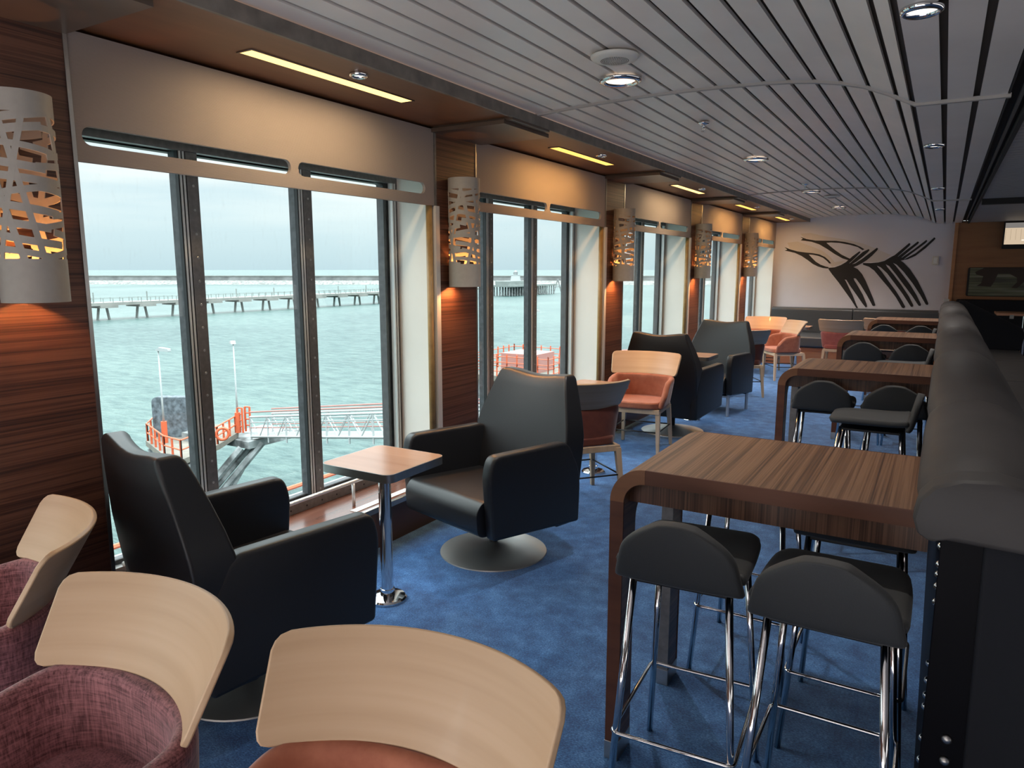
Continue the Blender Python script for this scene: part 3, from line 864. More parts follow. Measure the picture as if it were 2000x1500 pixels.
# ------------------------------------------------------------------ small square tables
def square_table(label, loc, rz=0, h=.73, s=.218):
    t = thing('square_table', label, 'table', loc, rz, 'small square pedestal tables')
    top = prism(rrect(-s, s, -s, s, .045, 7), h - .035, h - .001, 'z')
    obj('tabletop', prism(rrect(-s + .004, s - .004, -s + .004, s - .004, .042, 7), h - .03, h, 'z'), M_LAM, t)
    ring = plate(rrect(-s, s, -s, s, .046, 8), [rrect(-s + .004, s - .004, -s + .004, s - .004, .042, 8)], h - .040, h - .0005, 'z')
    obj('edge_band', ring, M_STEEL, t, smooth='auto')
    obj('post', lt([(.031, .0), (.031, h - .032), (.0, h - .032)], seg=28), M_CHROME, t, smooth='auto')
    obj('base', lt([(0, .024), (.05, .024), (.088, .018), (.096, .010), (.096, 0), (0, 0)], seg=40), M_CHROME, t, smooth='auto')
    obj('collar', lt([(.031, .06), (.036, .058), (.036, .022), (.031, .02)], seg=28), M_CHROME, t, smooth='auto')
    return t
st = square_table('small square table with chrome edge between the two nearest armchairs', (-2.295, 2.615, 0), 0)
dup(st, (-2.36, 5.26, 0), 0, 'small table mostly hidden behind the dark rust tub chair, chrome base showing')
dup(st, (-2.29, 7.735, 0), 0, 'small square table between the far pair of black armchairs')
dup(st, (-2.02, 12.55, 0), 0, 'small square table beside the turned orange tub chair, before the end bench')

# ------------------------------------------------------------------ end bench and end wall
t = thing('wall_bench', 'long dark leather bench along the grey end wall under the fork mural', 'bench', (-1.4, 13.9, 0))
obj('plinth', bx(-1.36, 1.4, -.62, .5, 0, .31), M_STEP, t)
for a, b in ((-1.36, .035), (.045, 1.36)):
    obj('seat_cushion', bx(a, b, -.66, .42, .315, .50), M_BENCH, t, bevel=.035)
    obj('back_cushion', prism(rounded([(.34, .50, .01), (.30, .945, .05), (.47, .96, .03), (.50, .50, .01)], .02), a, b, 'x'), M_BENCH, t, bevel=.02)
def art(name, polys, m, y0, y1, parent): 
    bm = BM()
    for p in polys:
        q = plate(p, [], y0, y1, 'y'); me = bpy.data.meshes.new('t'); q.to_mesh(me); q.free(); bm.from_mesh(me); bpy.data.meshes.remove(me)
    return obj(name, bm, m, parent)
F1h = [(-2.631, 2.069), (-2.533, 2.027), (-2.395, 1.985), (-2.259, 1.964), (-2.125, 1.949), (-2.013, 1.926), (-1.912, 1.877), (-1.843, 1.816), (-1.798, 1.76), (-1.833, 1.76), (-1.87, 1.802), (-1.944, 1.863), (-2.022, 1.896), (-2.112, 1.918), (-2.194, 1.926), (-2.13, 1.858), (-2.066, 1.794), (-1.979, 1.738), (-1.89, 1.705), (-1.837, 1.693), (-1.848, 1.668), (-1.932, 1.677), (-2.021, 1.705), (-2.113, 1.752), (-2.206, 1.823), (-2.322, 1.902), (-2.438, 1.957), (-2.542, 1.984), (-2.623, 2.002), (-2.578, 2.02)]
F1b = [(-1.845, 1.681), (-1.737, 1.69), (-1.633, 1.732), (-1.555, 1.782), (-1.453, 1.886), (-1.35, 1.971), (-1.328, 1.966), (-1.339, 1.939), (-1.424, 1.84), (-1.503, 1.758), (-1.482, 1.768), (-1.369, 1.885), (-1.291, 1.961), (-1.201, 2.009), (-1.182, 1.995), (-1.204, 1.96), (-1.281, 1.879), (-1.383, 1.79), (-1.451, 1.745), (-1.398, 1.76), (-1.293, 1.839), (-1.186, 1.932), (-1.07, 2.032), (-1.049, 2.016), (-1.066, 1.98), (-1.138, 1.891), (-1.215, 1.816), (-1.288, 1.764), (-1.358, 1.721), (-1.423, 1.694), (-1.353, 1.658), (-1.274, 1.567), (-1.21, 1.453), (-1.137, 1.295), (-1.064, 1.136), (-1.023, 1.023), (-1.038, 1.0), (-1.067, 1.01), (-1.176, 1.203), (-1.288, 1.38), (-1.371, 1.489), (-1.407, 1.495), (-1.397, 1.461), (-1.333, 1.361), (-1.238, 1.202), (-1.165, 1.038), (-1.153, 0.992), (-1.173, 0.973), (-1.227, 1.037), (-1.343, 1.2), (-1.459, 1.359), (-1.526, 1.465), (-1.556, 1.469), (-1.537, 1.446), (-1.479, 1.332), (-1.406, 1.194), (-1.326, 1.011), (-1.298, 0.963), (-1.327, 0.958), (-1.421, 1.102), (-1.538, 1.262), (-1.656, 1.422), (-1.773, 1.566), (-1.83, 1.644)]
F2h = [(-2.361, 2.251), (-2.251, 2.209), (-2.094, 2.178), (-1.919, 2.172), (-1.747, 2.166), (-1.596, 2.142), (-1.446, 2.103), (-1.339, 2.054), (-1.269, 2.01), (-1.297, 1.992), (-1.38, 2.048), (-1.508, 2.089), (-1.68, 2.126), (-1.831, 2.138), (-1.904, 2.132), (-1.84, 2.074), (-1.749, 1.999), (-1.637, 1.917), (-1.535, 1.864), (-1.466, 1.831), (-1.502, 1.811), (-1.619, 1.851), (-1.753, 1.93), (-1.888, 2.024), (-2.024, 2.107), (-2.159, 2.156), (-2.271, 2.175), (-2.35, 2.186), (-2.314, 2.217)]
F2b = [(-1.273, 1.766), (-1.153, 1.763), (-1.031, 1.774), (-0.932, 1.802), (-0.846, 1.862), (-0.779, 1.901), (-0.668, 2.01), (-0.573, 2.104), (-0.551, 2.091), (-0.562, 2.061), (-0.66, 1.952), (-0.733, 1.874), (-0.722, 1.878), (-0.604, 1.987), (-0.443, 2.13), (-0.423, 2.112), (-0.44, 2.084), (-0.548, 1.982), (-0.673, 1.858), (-0.665, 1.856), (-0.506, 1.983), (-0.318, 2.153), (-0.3, 2.134), (-0.324, 2.1), (-0.47, 1.972), (-0.631, 1.831), (-0.623, 1.829), (-0.463, 1.928), (-0.319, 2.067), (-0.202, 2.194), (-0.183, 2.172), (-0.205, 2.14), (-0.317, 2.013), (-0.461, 1.884), (-0.572, 1.828), (-0.679, 1.805), (-0.626, 1.763), (-0.523, 1.652), (-0.391, 1.454), (-0.277, 1.235), (-0.201, 1.069), (-0.212, 1.042), (-0.24, 1.051), (-0.334, 1.212), (-0.466, 1.41), (-0.618, 1.608), (-0.735, 1.732), (-0.797, 1.766), (-0.745, 1.708), (-0.635, 1.564), (-0.503, 1.387), (-0.392, 1.211), (-0.311, 1.049), (-0.319, 1.022), (-0.347, 1.028), (-0.47, 1.21), (-0.602, 1.386), (-0.734, 1.563), (-0.853, 1.711), (-0.909, 1.74), (-0.884, 1.697), (-0.774, 1.563), (-0.641, 1.386), (-0.508, 1.187), (-0.427, 1.033), (-0.437, 1.004), (-0.463, 1.007), (-0.61, 1.23), (-0.742, 1.407), (-0.876, 1.585), (-0.985, 1.689), (-1.046, 1.718), (-1.034, 1.698), (-0.958, 1.608), (-0.846, 1.451), (-0.713, 1.273), (-0.6, 1.096), (-0.551, 1.007), (-0.567, 0.978), (-0.6, 0.988), (-0.704, 1.161), (-0.838, 1.339), (-0.971, 1.495), (-1.082, 1.63), (-1.169, 1.698), (-1.271, 1.735)]
G1 = [(-2.585, 2.146), (-2.405, 2.166), (-2.177, 2.08), (-1.974, 1.995), (-1.837, 1.89), (-1.744, 1.785), (-1.574, 1.807), (-1.655, 1.739), (-1.781, 1.7), (-1.832, 1.751), (-1.899, 1.856), (-2.013, 1.919), (-2.191, 1.954), (-2.395, 1.989), (-2.534, 2.039)]
G2 = [(-2.364, 2.305), (-2.191, 2.317), (-1.924, 2.248), (-1.599, 2.188), (-1.301, 2.11), (-1.11, 2.028), (-0.839, 1.902), (-0.943, 1.809), (-1.052, 1.781), (-1.175, 1.782), (-1.269, 1.793), (-1.249, 1.951), (-1.295, 2.019), (-1.468, 2.113), (-1.769, 2.173), (-2.095, 2.185), (-2.274, 2.221)]

for nm, lab, dark, grey in (('fork_mural', 'left black fork shape with three tines painted on the grey end wall', [F1h, F1b], [G1]),
                            ('fork_mural', 'right black fork shape with four tines painted on the grey end wall', [F2h, F2b], [G2])):
    t = thing(nm, lab, 'mural', (0, YB, 0), 0, 'fork murals on the end wall')
    art('fork_shape', dark, M_ART, -.006, 0, t); art('grey_haze', grey, M_ARTG, -.003, 0, t)


sw = thing('wall_switch', 'small cream switch box on the grey end wall right of the forks', 'switch', (-.155, YB, 1.80))
obj('housing', bx(-.05, .05, -.035, 0, -.075, .075), M_PLASTIC, sw, bevel=.006)
obj('rocker', bx(-.03, .03, -.045, -.03, -.05, .05), M_WHITE, sw, bevel=.005)

# picture of an animal's legs on the wooden end wall
def stripes():
    b = NB('picture_field'); p = b.bsdf(Roughness=0.35)
    f = b.noise(b.coord((.8, 1, 26)), 1.0, 3, .5)
    b.l(b.ramp(f, [(.35, (.035, .033, .022)), (.5, (.085, .095, .045)), (.65, (.17, .165, .125))]), p.inputs['Base Color'])
    return b.m
pf = thing('framed_picture', 'wide dark picture of striding brown animal legs on the wooden end wall', 'picture', (.33, YB - .1, 1.21))
obj('panel', plate(rrect(0, 2.0, 0, .475, .03), [], -.025, 0, 'y'), M_BLACK, pf)
obj('canvas', bx(.03, 1.97, -.028, -.02, .012, .465), stripes(), pf)
lg = lambda pts: [(x, z) for x, z in pts]
M_ANIM = plain('picture_brown', (.030, .016, .010), 0.6)
art('animal_legs', [
    lg([(.10, .40), (.22, .465), (.74, .465), (.90, .41), (.88, .34), (.77, .23), (.70, .14), (.62, .145), (.69, .24), (.68, .31), (.58, .37), (.42, .37), (.38, .24), (.34, .16), (.14, .17), (.20, .215), (.22, .33), (.12, .36)]),
    lg([(1.06, .465), (1.9, .465), (1.8, .34), (1.5, .30), (1.3, .12), (1.02, .10), (1.08, .24)])], M_ANIM, -.031, -.0285, pf)

tv = thing('hanging_screen', 'dark framed hanging screen at the right edge with a cream lit view painted as glow', 'screen', (.76, YB - .22, 2.03))
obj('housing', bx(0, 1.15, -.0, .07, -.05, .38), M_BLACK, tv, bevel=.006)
obj('picture', bx(.02, 1.13, -.004, .0, .02, .36), emit('screen_cream', (.74, .58, .41), .75), tv)  # bright view in the glass painted as glowing colour
sc = BM()
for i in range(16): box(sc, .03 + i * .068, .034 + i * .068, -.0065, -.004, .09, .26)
obj('glow_lines', sc, emit('screen_lines', (.5, .38, .25), .6), tv)
obj('glow_band', bx(.25, 1.13, -.0065, -.004, .075, .095), emit('screen_band', (.95, .85, .7), .9), tv)
obj('glow_ceiling', bx(.02, 1.13, -.006, -.004, .28, .36), emit('screen_ceiling', (.30, .28, .26), .6), tv)
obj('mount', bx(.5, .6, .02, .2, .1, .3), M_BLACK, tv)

# ------------------------------------------------------------------ booth partition on the right
bo = thing('booth_partition', 'long padded grey booth back running away on the right, black studded end', 'booth', (0, 1.87, 0))
E0 = 12.62 - 1.87
obj('core_panel', bx(.045, .215, .012, E0, 0, 1.06), M_BLACKG, bo)
obj('end_panel', bx(.042, .20, .0, .014, .0, 1.055), M_BLACKG, bo, bevel=.003)
obj('end_pad', prism([(.0, .02), (.75, .02), (.75, .50), (.30, .62), (.16, 1.06), (.0, 1.075)], 0.0, .016, 'y') if False else prism([(.135, 0), (1.05, 0), (1.05, .5), (.52, .56), (.40, 1.0), (.36, 1.075), (.125, 1.075)], -.018, .06, 'y'), M_BOOTHD, bo, bevel=.012)
def roll(y0, y1, end=False):
    prof = [(.048, 1.045), (.018, 1.036), (-.008, 1.052), (-.018, 1.085), (-.010, 1.13), (.018, 1.165), (.07, 1.188), (.14, 1.195), (.205, 1.18),
            (.27, 1.14), (.32, 1.08), (.36, 1.0), (.40, .88), (.38, .86), (.30, .95), (.22, 1.04)]
    n = 15; bm = BM(); rings = []
    for i in range(n + 1):
        u = i / n; y = y0 + (y1 - y0) * u
        d = .020 * (abs(2 * u - 1) ** 10)
        cx, cz = .14, 1.09
        rings.append([bm.verts.new((cx + (x - cx) * (1 - d / .12), y, cz + (z - cz) * (1 - d / .1))) for x, z in prof])
    m = len(prof)
    for A, B in zip(rings, rings[1:]):
        for k in range(m): bm.faces.new((A[k], A[(k + 1) % m], B[(k + 1) % m], B[k]))
    bm.faces.new(list(reversed(rings[0]))); bm.faces.new(rings[-1])
    bmesh.ops.recalc_face_normals(bm, faces=bm.faces)
    return bm
seams = [-.055, .07, 1.23, 3.15, 5.15, 7.15, 9.15, E0 + .03]
for a, b in zip(seams, seams[1:]):
    obj('top_cushion', roll(a, b), M_BOOTH, bo, smooth='auto', bevel=.006)
# bolts on the end face and studs down the long side
for (x, z) in ((.094, .542), (.094, .485)):
    bm = BM(); lathe(bm, [(0, .010), (.006, .009), (.011, .005), (.0125, .0), (0, 0)], 0, 0, 16)
    for v in bm.verts: v.co = (x + v.co.x, -v.co.z - .0005, z + v.co.y)
    bmesh.ops.recalc_face_normals(bm, faces=bm.faces)
    obj('bolt', bm, M_STEEL, bo, smooth=True)
for z in (1.0, .955, .93, .90, .86, .70, .655, .615, .585, .50, .44, .40):
    bm = BM(); lathe(bm, [(0, .009), (.005, .008), (.009, .004), (.010, .0), (0, 0)], 0, 0, 12)
    for v in bm.verts: v.co = (.0455 - v.co.z, .045 + v.co.x, z + v.co.y)
    bmesh.ops.recalc_face_normals(bm, faces=bm.faces)
    obj('bolt', bm, M_CHROME, bo, smooth=True)
# seating on the far side of the booth back
for a, b in zip(seams[1:], seams[2:]):
    obj('back_panel', prism([(.33, .86), (.405, .88), (.50, .50), (.44, .46), (.22, .46), (.22, .86)], a + .004, b - .004, 'y'), M_BOOTH, bo, bevel=.008)
    obj('seat_cushion', bx(.44, 1.02, a + .004, b - .004, .34, .50), M_BOOTH, bo, bevel=.03)
obj('seat_plinth', bx(.21, .95, .06, E0, 0, .34), M_BLACKG, bo)
obj('end_clip', bx(.02, .09, E0 - .03, E0 + .03, 1.175, 1.215), M_STEEL, bo, bevel=.004)
obj('divider', prism([(.215, .5), (.215, 1.20), (.30, 1.19), (1.02, .82), (1.06, .72), (1.02, .5)], E0 - .09, E0, 'y'), M_BOOTHD, bo, bevel=.012)

wb = thing('side_bench', 'dark upholstered bench below the animal picture on the wooden end wall', 'bench', (1.4, 13.9, 0))
obj('plinth', bx(-1.2, 3, -.3, .40, 0, .34), M_BLACKG, wb)
for i in range(3):
    obj('back_cushion', bx(-1.2 + 1.0 * i, -.21 + 1.0 * i, .24, .40, .5, 1.16), M_BOOTHD, wb, bevel=.03)
    obj('seat_cushion', bx(-1.2 + 1.0 * i, -.21 + 1.0 * i, -.3, .24, .34, .5), M_BOOTHD, wb, bevel=.03)
ht = thing('pedestal_table', 'dark table on a chrome post behind the booth at the right edge', 'table', (1.12, 12.95, 0))
obj('tabletop', bx(-.42, .6, -.3, .3, .985, 1.02), M_LAM, ht, bevel=.006)
obj('corner_clip', bx(-.26, -.21, -.302, -.28, .945, 1.0), M_PALEW, ht)
obj('post', lt([(.03, .0), (.03, .985), (0, .985)], -.05, 0, 20), M_CHROME, ht, smooth='auto')
obj('base', lt([(0, .03), (.2, .02), (.25, .0), (0, 0)], -.05, 0, 28), M_CHROME, ht, smooth='auto')

# ------------------------------------------------------------------ outside: harbour
SEA = -13.35
sea = BM(); f = [sea.verts.new(p) for p in ((-20000, -20000, SEA), (6, -20000, SEA), (6, 20000, SEA), (-20000, 20000, SEA))]; sea.faces.new(f)
struct('sea', sea, M_SEA)
def along(a, b, t): return Vector(a) + (Vector(b) - Vector(a)) * t
bw = thing('breakwater', 'long stone breakwater wall along the horizon, its colour paled for haze', 'breakwater', (-640, 480, SEA), 90 - 61.7)
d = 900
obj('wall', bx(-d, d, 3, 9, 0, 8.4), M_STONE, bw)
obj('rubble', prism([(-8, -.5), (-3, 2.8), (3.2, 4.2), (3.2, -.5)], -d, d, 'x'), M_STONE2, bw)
obj('capping', bx(-d, d, 2.6, 9.4, 8.0, 8.9), M_CONC, bw)
jt = thing('jetty', 'long concrete jetty on splayed legs crossing the water beyond the windows', 'jetty', (-218, 180, SEA))
obj('deck', bx(-3.5, 3.5, -120, 150, 4.3, 5.2), M_CONC, jt)
rl = BM(); y = -118
while y < 150:
    for x in (-3.3, 3.3): box(rl, x - .08, x + .08, y - .08, y + .08, 5.2, 6.5)
    y += 3.0
for x in (-3.3, 3.3): box(rl, x - .05, x + .05, -120, 150, 6.35, 6.45)
for yy in range(-110, 150, 17): box(rl, -.15, .15, yy - .12, yy + .12, 5.2, 8.2)
obj('railing', rl, M_CONCD, jt)
y = -118
while y < 150:
    obj('crosshead', bx(-3.8, 3.8, y - 2.7, y + 2.7, 3.6, 4.4), M_CONC, jt)
    lgm = BM()
    for s in (-1, 1):
        tube(lgm, [(0, y + s * 1.2, 3.7), (0, y + s * 1.9, -.8)], .42, 6)
    obj('trestle_leg', lgm, M_CONCD, jt)
    y += 12.3

# mooring dolphin with orange railings
DZ = -8.6
md = thing('mooring_dolphin', 'weathered concrete mooring platform with orange railings outside the nearest window', 'mooring platform', (-38.5, 26.5, SEA))
ux, uy = Vector((-.93, .36)), Vector((.36, .93))
def dl(u, v): return (ux.x * u + uy.x * v, ux.y * u + uy.y * v)
H = DZ - SEA
def quad(u0, u1, v0, v1): return [dl(u0, v0), dl(u1, v0), dl(u1, v1), dl(u0, v1)]
dk = [(4.9, -4.4), (3.0, -4.6), (-2.2, -4.4), (-5.4, -2.0), (-5.4, 1.4), (-2.6, 4.4), (3.6, 4.4), (5.4, .5)]
dk = [(x, y) for x, y in dk]
dkw = [(-2.3, -1.5), (1.7, -3.0), (3.6, -3.2), (2.3, .2), (.6, 2.9), (-1.8, 5.0), (-4.8, .9)]
obj('deck', prism(dkw, H - .32, H, 'z'), M_DECK, md)
cw = [(-2.1, -1.3), (1.7, -2.8), (3.3, -2.9), (2.6, -1.0), (.8, .3), (-2.4, 1.0)]
obj('caisson', prism(cw, -1.2, H - .5, 'z'), M_CAIS, md)
fl = BM()
rnd = random.Random(5)
for i in range(len(cw)):
    a, b = Vector(cw[i]), Vector(cw[(i + 1) % len(cw)])
    for k in range(4):
        p = a + (b - a) * (k / 4); tube(fl, [(p.x, p.y, -1.2), (p.x, p.y, H - .35 - rnd.random() * .3)], .20, 7)
obj('fender_pile', fl, M_CAIS, md)
bk = BM()
for o in (-.8, .8):
    tube(bk, [(2.2, 2.6 + o, H - .6), (1.2, -1 + o, H - 4.2)], .22, 6); tube(bk, [(-.4, 5.6, H - .7), (1.0, 1.0 + o, H - 3.4)], .18, 6)
box(bk, -1.2, 2.2, 2.4, 6.4, H - .8, H - .35)
obj('bracket', bk, M_CAIS, md)
def railing(pts, name, m, parent, h=1.05, r=.045, rails=(.5, 1.05)):
    bm = BM()
    for a, b in zip(pts, pts[1:]):
        a, b = Vector(a), Vector(b); L = (b - a).length; n = max(1, round(L / 1.15))
        for i in range(n + 1):
            p = a + (b - a) * i / n; tube(bm, [p, p + Vector((0, 0, h))], r * 1.5, 6)
        for q in rails: tube(bm, [a + Vector((0, 0, q)), b + Vector((0, 0, q))], r, 6)
    return obj(name, bm, m, parent)
rp = [(x * .95, y * .95, H) for x, y in dkw]
railing([rp[6], rp[0], rp[1], rp[2], rp[3], rp[4]], 'railing', M_RAILO, md)
railing([rp[4], rp[5]], 'railing', M_RAILO, md)
hk = BM(); box(hk, -.5, .5, -.3, .3, H, H + .5); tube(hk, [(-.3, 0, H + .4), (.9, .3, H + .8)], .16, 8); tube(hk, [(-1.6, 1.4, H), (-1.6, 1.4, H + .7)], .25, 10)
obj('mooring_hook', hk, M_CAIS, md)
fd = obj('fender_panel', BM(), M_FENDER, md); 
bm = BM(); prism(rrect(-1.35, 1.35, -.6, 2.9, .35), -.35, .35, 'y', bm)
bmesh.ops.rotate(bm, verts=bm.verts, cent=(0, 0, 0), matrix=Matrix.Rotation(R(28), 3, 'Z')); bmesh.ops.translate(bm, verts=bm.verts, vec=(-1.75, .1 + .2, H - .6 + .2))
bm.to_mesh(fd.data); bm.free(); fd.data.materials.clear(); fd.data.materials.append(M_FENDER)
lb = BM(); n = 20
tube(lb, [(.35 * math.cos(2 * math.pi * k / n), 0, .35 * math.sin(2 * math.pi * k / n)) for k in range(n)], .085, 8, closed=True)
lr = obj('life_ring', lb, M_RAILO, None, smooth=True); lr.location = (-36.1, 26.9, DZ + .6); lr.rotation_euler = (0, 0, R(60))
tag(lr, 'orange life ring hung on the mooring platform railing', 'life ring')
def lamp_post(label, x, y, top, turn):
    t = thing('lamp_post', label, 'lamp post', (x, y, DZ), turn, 'lamp posts on the mooring platform')
    h = top - DZ
    obj('socket', lt([(0, 0), (.17, 0), (.17, 1.3), (0, 1.3)], seg=14), M_RAILO, t, smooth='auto')
    obj('pole', tb([(0, 0, 1.3), (0, 0, 2.6), (0, 0, h)], .07, 8, r2=.035), M_PALEW, t, smooth=True)
    hd = obj('lamp_head', prism(rounded([(-.12, .0), (.75, -.05), (.72, .12), (.1, .2)], .04), -.14, .14, 'y'), M_PALEW, t, bevel=.03)
    hd.location.z = h
    return t
lamp_post('white lamp post in an orange socket before the black fender, left of the nearest mullion', -39.3, 25.3, -3.05, 20)
lamp_post('white lamp post in an orange socket where the gangway meets the mooring platform', -37.8, 29.36, -2.95, 150)

def truss(name, label, cat, a, b, w, h, mrail, panels, group=None):
    """footbridge: deck, two lattice sides with verticals and diagonals"""
    a, b = Vector(a), Vector(b); d = (b - a).normalized(); s = Vector((-d.y, d.x, 0)).normalized() * w / 2
    t = thing(name, label, cat, a, 0, group)
    up = Vector((0, 0, h)); z = Vector((0, 0, 0)); L = b - a
    dk = BM(); q = [dk.verts.new(p) for p in (z - s, z + s, L + s, L - s, z - s - up * .08, z + s - up * .08, L + s - up * .08, L - s - up * .08)]
    for f in ((0, 1, 2, 3), (7, 6, 5, 4), (0, 4, 5, 1), (1, 5, 6, 2), (2, 6, 7, 3), (3, 7, 4, 0)): dk.faces.new([q[i] for i in f])
    obj('deck', dk, M_CONC, t)
    for sd in (s, -s):
        bm = BM()
        tube(bm, [sd, L + sd], .07, 6); tube(bm, [sd + up, L + sd + up], .07, 6); tube(bm, [sd + up * .72, L + sd + up * .72], .04, 6)
        for i in range(panels + 1):
            p = L * (i / panels); tube(bm, [p + sd - up * .3, p + sd + up], .055, 6)
            if i < panels:
                p2 = L * ((i + .5) / panels); p3 = L * ((i + 1) / panels)
                tube(bm, [p + sd + up, p2 + sd], .04, 6); tube(bm, [p2 + sd, p3 + sd + up], .04, 6)
        obj('side_truss', bm, M_PALEW, t)
        r = BM(); tube(r, [sd + up * 1.25, L + sd + up * 1.25], .05, 6); tube(r, [sd + up * .45, L + sd + up * .45], .035, 6)
        obj('handrail', r, mrail, t)
    return t
truss('gangway', 'white lattice footbridge leading right from the mooring platform', 'footbridge', (-36.6, 30.2, -8.75), (-12, 25.5, -4.9), 1.5, 1.25, M_PINK, 12)
truss('walkway', 'white lattice walkway with red rails just below the nearest window', 'walkway', (-12.3, 1.0, -4.55), (-12.3, 16.0, -4.55), .7, .95, M_RAILO, 14)
# steps of orange railings where the footbridge lands
gt = thing('access_gate', 'tall orange gate at the platform end of the white footbridge', 'gate', (-37.8, 29.35, DZ))
g = BM()
for x, y in ((0, 0), (.3, .12), (.1, .5), (.4, .62)): tube(g, [(x, y, 0), (x, y, 1.6)], .07, 6)
for z in (.4, .8, 1.2, 1.6): tube(g, [(0, 0, z), (.3, .12, z)], .045, 6); tube(g, [(.1, .5, z), (.4, .62, z)], .045, 6)
obj('bars', g, M_RAILO, gt)

# second platform, seen through the second and third windows
sp = thing('mooring_dolphin', 'far mooring platform crowded with orange railings, seen through the second window', 'mooring platform', (-36.0, 62.5, SEA))
obj('deck', bx(-4, 5, -4, 5, H - .5, H), M_DECK, sp)
obj('caisson', bx(-3.4, 4.4, -3.4, 4.4, -1, H - .5), M_CAIS, sp)
for zz in (0, .9):
    railing([(-4, -4, H + zz), (5, -4, H + zz), (5, 5, H + zz), (-4, 5, H + zz), (-4, -4, H + zz)], 'railing', M_RAILO, sp, 1.3)
hs = BM(); box(hs, -2, 2, -1, 3, H, H + 1.9); obj('hut', hs, M_PINK, sp)
truss('gangway', 'far white lattice footbridge beside the far orange platform', 'footbridge', (-31, 62, -8.3), (-12, 58, -5.5), 1.5, 1.4, M_PINK, 9)
lamp_post('thin white lamp post on the far orange platform', -34.4, 61.5, -2.4, 30)

lh = thing('lighthouse_pier', 'distant timber pier with a low white building and white lighthouse', 'pier', (-216, 372, SEA))
obj('deck', bx(-7, 7, -24, 34, 5.2, 6.2), M_CONCD, lh)
pm = BM()
for y in range(-23, 34, 3):
    for x in (-6, 0, 6): tube(pm, [(x, y, -1), (x, y, 5.3)], .35, 6)
obj('pile', pm, M_CAIS, lh)
obj('building', bx(-4, 4, -22, 2, 6.2, 8.4), M_CONCD, lh)
obj('lighthouse', lt([(0, 6), (3.4, 6.2), (2.6, 11.5), (2.7, 11.6), (2.7, 12.0), (0, 12.0)], 0, -6, 18), M_PALEW, lh, smooth='auto')
obj('lantern', lt([(0, 12), (1.3, 12), (1.3, 13.6), (0, 14.6)], 0, -6, 14), M_CAIS, lh, smooth='auto')
mk = thing('sea_marker', 'small dark A-frame beacon standing in the water right of the distant pier', 'beacon', (-216.0, 420.0, SEA))
ab = BM(); tube(ab, [(-2.2, -2, -1), (0, 0, 9)], .4, 6); tube(ab, [(2.2, 2, -1), (0, 0, 9)], .4, 6); tube(ab, [(-1.2, -1, 4), (1.2, 1, 4)], .3, 6)
obj('frame', ab, M_CAIS, mk)

# ------------------------------------------------------------------ sky, daylight and added fill
w = bpy.data.worlds.new('overcast'); bpy.context.scene.world = w; w.use_nodes = True
nt = w.node_tree; nt.nodes.clear()
def wn(typ, **k):
    n = nt.nodes.new(typ)
    for a, b in k.items(): setattr(n, a, b)
    return n
out = wn('ShaderNodeOutputWorld'); bg = wn('ShaderNodeBackground'); nt.links.new(bg.outputs[0], out.inputs[0])
tc = wn('ShaderNodeTexCoord'); mp = wn('ShaderNodeMapping'); mp.inputs['Scale'].default_value = (1.6, 1.6, 15)
nt.links.new(tc.outputs['Generated'], mp.inputs[0])
nz = wn('ShaderNodeTexNoise'); nz.inputs['Scale'].default_value = 1.5; nz.inputs['Detail'].default_value = 5; nt.links.new(mp.outputs[0], nz.inputs['Vector'])
cl = wn('ShaderNodeValToRGB'); e = cl.color_ramp.elements
e[0].position = .36; e[0].color = (.64, .78, .85, 1); e[1].position = .62; e[1].color = (.93, .96, .95, 1)
nt.links.new(nz.outputs['Fac'], cl.inputs[0])
sx = wn('ShaderNodeSeparateXYZ'); nt.links.new(tc.outputs['Generated'], sx.inputs[0])
hz = wn('ShaderNodeValToRGB'); h = hz.color_ramp.elements
h[0].position = .0; h[0].color = (.55, .70, .76, 1); h[1].position = .07; h[1].color = (.70, .83, .86, 1)
nt.links.new(sx.outputs['Z'], hz.inputs[0])
bl = wn('ShaderNodeMapRange'); bl.inputs[1].default_value = .02; bl.inputs[2].default_value = .13; nt.links.new(sx.outputs['Z'], bl.inputs[0])
mx = wn('ShaderNodeMixRGB'); nt.links.new(bl.outputs[0], mx.inputs[0]); nt.links.new(hz.outputs[0], mx.inputs[1]); nt.links.new(cl.outputs[0], mx.inputs[2])
nt.links.new(mx.outputs[0], bg.inputs[0])
st_ = wn('ShaderNodeMapRange'); st_.inputs[1].default_value = .18; st_.inputs[2].default_value = .9; st_.inputs[3].default_value = 1.0; st_.inputs[4].default_value = 9.5
nt.links.new(sx.outputs['Z'], st_.inputs[0]); nt.links.new(st_.outputs[0], bg.inputs[1])
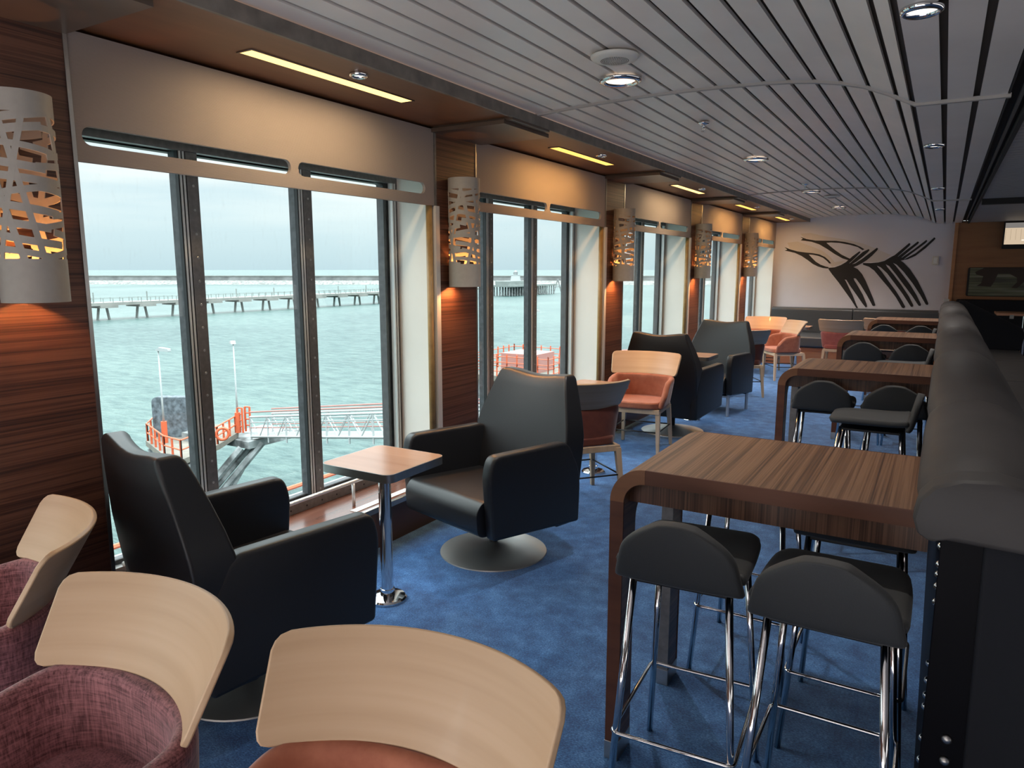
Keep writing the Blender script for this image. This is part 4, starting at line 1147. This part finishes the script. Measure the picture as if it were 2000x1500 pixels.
# portals guide the daylight sampling through each opening
for k in range(-2, 5):
    yc = 2.65 + BAY * k
    p = lamp('daylight_portal', 'AREA', (XG - .16, yc, 1.25), 1, (1, 1, 1), None, shape='RECTANGLE', size=1.95, size_y=2.3)
    p.rotation_euler = (0, R(-90), 0)
    p.data.cycles.is_portal = True
# unseen added lamps: fill for room and ceiling, then daylight from a rear bay
p = lamp('rear_fill', 'AREA', (1.6, Y0 + .15, .95), 22, (1, .965, .93), None, shape='RECTANGLE', size=8.6, size_y=1.5)  # added fill lamp before the closed rear wall, no window there
p.rotation_euler = (R(90 + 24), 0, 0)
p = lamp('ceiling_uplight_fill', 'AREA', (-.9, -2.0, .12), 165, (1, .92, .85), None, shape='RECTANGLE', size=4.0, size_y=3.2)  # added up-facing lamp behind the camera to brighten the ceiling
p.rotation_euler = (R(180 - 8), 0, 0)
p = lamp('starboard_fill', 'AREA', (6.95, 5.5, 1.0), 110, (1, .965, .93), None, shape='RECTANGLE', size=1.4, size_y=15)  # added fill lamp before the closed right wall, tilted at the ceiling
p.rotation_euler = (0, R(90 + 28), 0)
for k in (-2,):
    p = lamp('bay_daylight', 'AREA', (XG + .05, 2.65 + BAY * k, 1.3), 62, (.95, .97, 1), None, shape='RECTANGLE', size=1.7, size_y=2.1)
    p.rotation_euler = (0, R(-90), 0)

# ------------------------------------------------------------------ camera and view
cam = bpy.data.cameras.new('camera'); co = bpy.data.objects.new('camera', cam); C.objects.link(co)
cam.sensor_width = 36; cam.lens = 1399.6 / 2000 * 36; cam.clip_end = 40000; cam.clip_start = .05
co.location = (0, 0, 1.65); co.rotation_euler = (R(90 - 9.075), 0, R(30.83))
S = bpy.context.scene; S.camera = co
S.view_settings.view_transform = 'Standard'; S.view_settings.look = 'None'; S.view_settings.gamma = 1
S.view_settings.exposure = 0.25; S.view_settings.use_curve_mapping = False
S.cycles.use_denoising = True
S.cycles.max_bounces = 10; S.cycles.diffuse_bounces = 5; S.cycles.transparent_max_bounces = 16; S.cycles.glossy_bounces = 4
S.cycles.sample_clamp_indirect = 6; S.cycles.caustics_reflective = False; S.cycles.caustics_refractive = False
